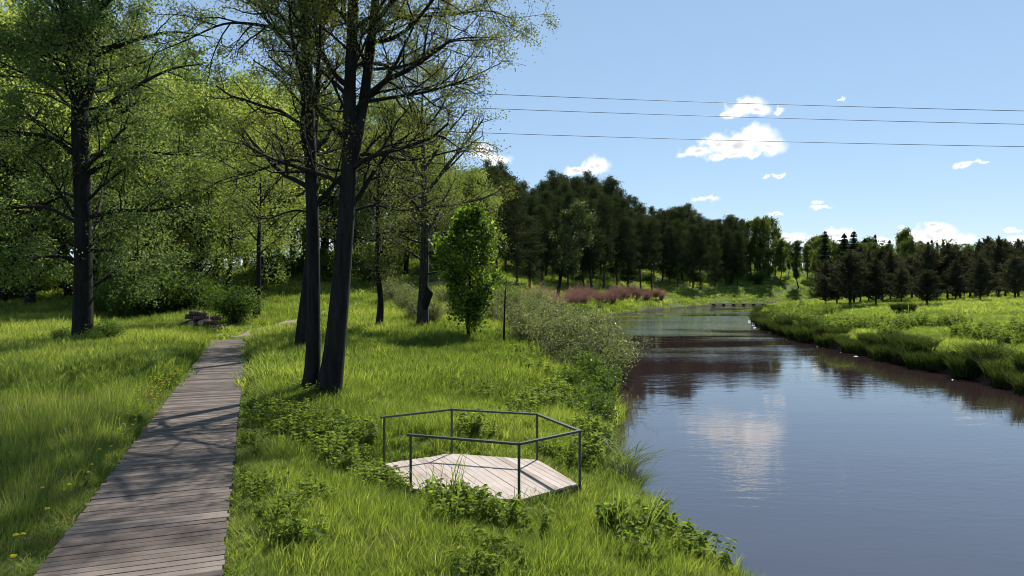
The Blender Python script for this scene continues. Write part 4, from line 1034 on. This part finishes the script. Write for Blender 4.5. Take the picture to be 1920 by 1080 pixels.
sow(5.5, 14, 54, .88, 'near'); sow(14, 24, 32, 1.02, 'near'); sow(24, 40, 8, 1.15, 'mid'); sow(40, 75, 3.2, 1.3, 'mid'); sow(75, 150, .8, 1.05, 'far'); sow(150, 300, .22, 1.4, 'far')
for B, nm, lab in ((LS, 'bank_grass', 'sunlit and shaded grass of the left bank and meadow'), (RS, 'meadow_grass', 'bright grass of the right river bank')):
    P, S, I, T = [np.concatenate(a) for a in zip(*B)]
    scatter(nm, lab, 'grass', C_ALL, P, S, I, T, rr)
# weeds and nettles
W = []
def weeds(cx, cy, r, n, s0=.8, s1=1.3, reeds=.0, dark=0., grow=1.03):
    a = rr.uniform(0, 6.28, n); q = r * np.sqrt(rr.random(n)); x, y = cx + q * np.cos(a), cy + q * np.sin(a) * 1.3
    ok = ~inside_hex(x, y, grow) & (np.maximum(dl_of(x, y), dr_of(x, y)) > .1) & ~(np.abs(bw_off(x, y)) < HALF + .2); x, y = x[ok], y[ok]; n = len(x)
    s = rr.uniform(s0, s1, n); W.append((np.stack([x, y, G(x, y) - .02], -1), np.stack([s, s, s], -1), np.where(rr.random(n) < reeds, rr.integers(5, 8, n), rr.integers(0, 5, n)), rr.uniform(.2, .8, n) - dark))
for cx, cy, r, n, s0, s1 in [(-1.05, 12.6, .5, 16, .7, 1.1), (-1.8, 12.6, .4, 12, .5, .8), (.2, 12.0, .5, 5, .4, .6), (1.0, 12.4, .4, 6, .4, .65), (-2.6, 13.6, .5, 24, .8, 1.2), (-3.3, 14.3, .7, 32, .8, 1.3), (-4.2, 15.6, 1.0, 50, .8, 1.4), (-5.0, 16.4, 1., 40, .8, 1.3),
        (-5.9, 17.4, .8, 30, .8, 1.2), (-3.6, 10.8, .6, 22, .7, 1.1), (-3.1, 9.2, .5, 18, .8, 1.2), (-.4, 9.3, .5, 20, .7, 1.1), (1.9, 10.7, .5, 12, .6, 1.0), (2.0, 12.2, .4, 10, .6, .9), (1.6, 17.2, .9, 34, .8, 1.2), (2.4, 20, 1., 40, .8, 1.3),
        (1.0, 23, 1.2, 36, .8, 1.3), (2.5, 25, .9, 36, 1., 1.4), (-1, 19, 1.2, 22, .7, 1.1), (-1.5, 25, 1.6, 30, .8, 1.2), (-9.3, 24, 1., 20, .7, 1.1), (-6.1, 21.3, .8, 40, .7, 1.2), (-6.9, 20.9, .5, 18, .6, 1.)]:
    weeds(cx, cy, r, int(n * .6), s0 * .9, s1 * .85)
for k in range(45):
    y = rr.uniform(10, 60); d = rr.uniform(.3, 4.5); x = np.interp(y, YS, XL) - d; weeds(x, y, .5 + y * .012, 9, .8, 1.3 + y * .012, .12, 0., 1.95)
for k in range(45):
    y = rr.uniform(30, 110); d = rr.uniform(.8, 9); x = np.interp(y, YS, XR) + d; weeds(x, y, .6 + y * .01, 8, .9 + y * .006, 1.4 + y * .012, .1)
weeds(-1.15, 12.5, .36, 10, .9, 1.35, .35)
weeds(.3, 12.1, .6, 5, .4, .65, .6)
for k in range(420):
    a = rr.uniform(-.6, .5); d = 9 + 41 * math.sqrt(rr.random()); x, y = d * math.sin(a), d * math.cos(a)
    if dl_of(x, y) > 4: weeds(x, y, .5, 4, .35, .75, .06, rr.uniform(-.15, .2), 1.95)
P, S, I, T = [np.concatenate(a) for a in zip(*W)]
scatter('bank_weeds', 'broad-leaved weeds and nettles among the bank grass', 'weeds', C_WEED, P, S, I, T, rr, .15)

# ------------------------------------------------------------------ dandelions beside the boardwalk
M_DANDY = plain_mat('dandelion_yellow', (.80, .66, .02), .7, noise=.15, sc=60.)
M_STEM = plain_mat('dandelion_stem', (.12, .2, .04), .7)
def dandy(seed):
    r = np.random.default_rng(seed); st, fl = GB(), GB(); h = .2
    tube(st, [(0, 0, 0), (.01, 0, h * .6), (.02, .005, h)], [.004, .0035, .003], 4)
    n = 26; az = np.arange(n) * 2.4; q = np.sqrt((np.arange(n) + .5) / n); c = np.array([.02, .005, h])
    ax = np.stack([np.cos(az) * q, np.sin(az) * q, .7 - .6 * q], -1)
    leaves(fl, c + ax * .014, .026, r, 1.2, wr=.5, axis=ax)
    return st.mesh('stem', M_STEM), fl.mesh('flower_head', M_DANDY, True)
DN = [dandy(s) for s in (1, 2, 3)]
rr = np.random.default_rng(66)
def dand(s, off, sc):
    x = BW0[0] + BWD[0] * s + BWD[1] * off; y = BW0[1] + BWD[1] * s - BWD[0] * off
    o = thing('dandelion', 'yellow dandelion in the grass along the left side of the boardwalk', 'dandelion', (x, y, gz(x, y) + .06), rr.uniform(0, 6.28), sc, 'dandelions along the boardwalk')
    a, b = DN[int(rr.integers(0, 3))]; new('stem', a, o); new('flower_head', b, o)
for s, off in [(.4,-1.15),(.9,-1.5),(1.2,-1.4),(1.35,-1.35),(2.2,-1.25),(3.4,-1.3),(3.6,-1.7),(4.2,-1.2),(4.9,-1.25),(5.6,-1.15),(5.8,-1.3),(6.3,-1.2),(7.2,-1.2),(7.5,-1.4),(7.9,-1.15),(8.3,-1.3),(8.5,-1.2),(8.9,-1.5),(9.2,-1.2),(2.9,-2.6),(4.5,-3.4),(6.5,-2.9),(-.3,-1.2),(-.2,-1.9),(1.8,-2.2)]:
    dand(s, off, rr.uniform(1.1, 1.6))
for k in range(105):
    s = rr.normal(16, 2.8); dand(min(max(s, 9.5), 27), -1.1 - abs(rr.normal(0, .45)), rr.uniform(1.0, 1.5))
# ------------------------------------------------------------------ sky, clouds, sun, camera
SUN_EL, SUN_AZ = rad(47), rad(26)          # azimuth clockwise from +Y
world = bpy.data.worlds.new('World'); scene.world = world; world.use_nodes = True
nt = world.node_tree; nt.nodes.clear()
out = nt.nodes.new('ShaderNodeOutputWorld'); bg = nt.nodes.new('ShaderNodeBackground'); bg.inputs['Strength'].default_value = .075
sky = nt.nodes.new('ShaderNodeTexSky'); sky.sky_type = 'NISHITA'; sky.sun_disc = False; sky.sun_elevation = SUN_EL; sky.sun_rotation = SUN_AZ
sky.altitude = 50; sky.air_density = 1.0; sky.dust_density = .0; sky.ozone_density = 1.2
tc = nt.nodes.new('ShaderNodeTexCoord')
sp = N(nt, 'ShaderNodeSeparateXYZ'); L(nt, tc.outputs['Generated'], sp.inputs[0])
az = math_n(nt, 'ARCTAN2', sp.outputs[0], sp.outputs[1]); el = math_n(nt, 'ARCSINE', sp.outputs[2])
cb = N(nt, 'ShaderNodeCombineXYZ'); L(nt, az, cb.inputs[0]); L(nt, el, cb.inputs[1])
n1 = N(nt, 'ShaderNodeTexNoise', inp={'Scale': 45., 'Detail': 7., 'Roughness': .6}); L(nt, cb.outputs[0], n1.inputs['Vector'])
n2 = N(nt, 'ShaderNodeTexNoise', inp={'Scale': 16., 'Detail': 4.}); L(nt, cb.outputs[0], n2.inputs['Vector'])
# warp
wv = N(nt, 'ShaderNodeVectorMath', operation='SUBTRACT'); L(nt, n1.outputs['Color'], wv.inputs[0]); wv.inputs[1].default_value = (.5, .5, .5)
wm = N(nt, 'ShaderNodeVectorMath', operation='MULTIPLY_ADD'); L(nt, wv.outputs[0], wm.inputs[0]); wm.inputs[1].default_value = (.035, .022, 0); L(nt, cb.outputs[0], wm.inputs[2])
CLOUDS = [(1400,197,38,17),(1378,212,22,9),(1425,206,22,10),(1458,205,12,7),
          (1310,283,34,11),(1345,270,38,19),(1385,272,42,24),(1420,258,40,24),(1440,276,36,17),(1375,288,75,9),
          (1118,312,28,15),(1085,320,22,10),(930,300,32,12),(905,285,24,16),
          (1320,374,30,5),(1462,330,13,5),(1436,332,9,4),(1532,380,11,4),(1535,389,26,4),(1458,403,14,4),
          (1808,309,18,7),(1838,305,16,4),(1755,436,42,14),(1735,446,60,16),(1790,450,45,14),(1750,423,24,5),(1570,440,34,13),(1545,452,34,12),
          (1430,420,24,9),(1475,448,40,12),(1900,428,18,4),(1915,448,26,12),(1940,456,44,14),(1690,426,9,3),(1640,455,40,10),(1520,455,30,10),(1860,458,40,10),
          (2060,380,60,20),(2200,300,80,24),(2300,420,120,26),(-200,340,120,30),(-500,300,160,40),(300,250,70,20),(1580,187,8,2.5)]
dmin = None
for px, py, w, h in CLOUDS:
    u, v = (px - 960) / FPX, (540 - py) / FPX; a = math.atan(u); e = math.atan(v * math.cos(a)); wa = w / FPX * math.cos(a) ** 2; ha = h / FPX * math.cos(a)
    m = N(nt, 'ShaderNodeVectorMath', operation='MULTIPLY_ADD'); L(nt, wm.outputs[0], m.inputs[0])
    m.inputs[1].default_value = (1 / wa, 1 / ha, 0); m.inputs[2].default_value = (-a / wa, -e / ha, 0)
    ln = N(nt, 'ShaderNodeVectorMath', operation='LENGTH'); L(nt, m.outputs[0], ln.inputs[0])
    dmin = ln.outputs['Value'] if dmin is None else math_n(nt, 'MINIMUM', dmin, ln.outputs['Value'])
den = math_n(nt, 'SUBTRACT', math_n(nt, 'ADD', 1.1, math_n(nt, 'MULTIPLY', math_n(nt, 'SUBTRACT', n1.outputs[0], .5), 1.8)), dmin)
mr = N(nt, 'ShaderNodeMapRange', interpolation_type='SMOOTHSTEP', inp={1: -.1, 2: .75}); L(nt, den, mr.inputs[0])
core = N(nt, 'ShaderNodeMapRange', interpolation_type='SMOOTHSTEP', inp={1: .40, 2: 1.25}); L(nt, math_n(nt, 'ADD', den, math_n(nt, 'MULTIPLY', math_n(nt, 'SUBTRACT', n2.outputs[0], .5), 1.2)), core.inputs[0])
cc = N(nt, 'ShaderNodeMix', data_type='RGBA'); L(nt, core.outputs[0], cc.inputs[0]); cc.inputs[6].default_value = (8.6, 8.6, 8.7, 1); cc.inputs[7].default_value = (5.0, 4.95, 5.15, 1)
sm = N(nt, 'ShaderNodeMix', data_type='RGBA'); sm.inputs[0].default_value = .6; L(nt, sky.outputs[0], sm.inputs[6]); sm.inputs[7].default_value = (2.4, 3.55, 4.95, 1)   # thin even veil
ms = N(nt, 'ShaderNodeMix', data_type='RGBA'); L(nt, mr.outputs[0], ms.inputs[0]); L(nt, sm.outputs[2], ms.inputs[6]); L(nt, cc.outputs[2], ms.inputs[7])
L(nt, ms.outputs[2], bg.inputs[0]); L(nt, bg.outputs[0], out.inputs[0])

sd = bpy.data.lights.new('sun', 'SUN'); sd.energy = 4.2; sd.angle = rad(.53); sd.color = (1, .955, .88)
so = bpy.data.objects.new('sun', sd); COL.objects.link(so)
s = Vector((math.sin(SUN_AZ) * math.cos(SUN_EL), math.cos(SUN_AZ) * math.cos(SUN_EL), math.sin(SUN_EL)))
so.rotation_euler = s.to_track_quat('Z', 'Y').to_euler(); so.location = s * 200

cd = bpy.data.cameras.new('camera'); cd.lens = 24; cd.sensor_width = 36; cd.clip_start = .1; cd.clip_end = 5000
cam = bpy.data.objects.new('camera', cd); COL.objects.link(cam); cam.location = (0, 0, CAMZ); cam.rotation_euler = (rad(90), 0, 0)
scene.camera = cam
vs = scene.view_settings; vs.view_transform = 'Standard'; vs.look = 'None'; vs.exposure = 1.0; vs.gamma = 1
cy = scene.cycles; cy.filter_width = 1.0; cy.max_bounces = 6; cy.diffuse_bounces = 3; cy.glossy_bounces = 3; cy.transmission_bounces = 3; cy.transparent_max_bounces = 4
cy.caustics_reflective = False; cy.caustics_refractive = False; cy.sample_clamp_indirect = 6.
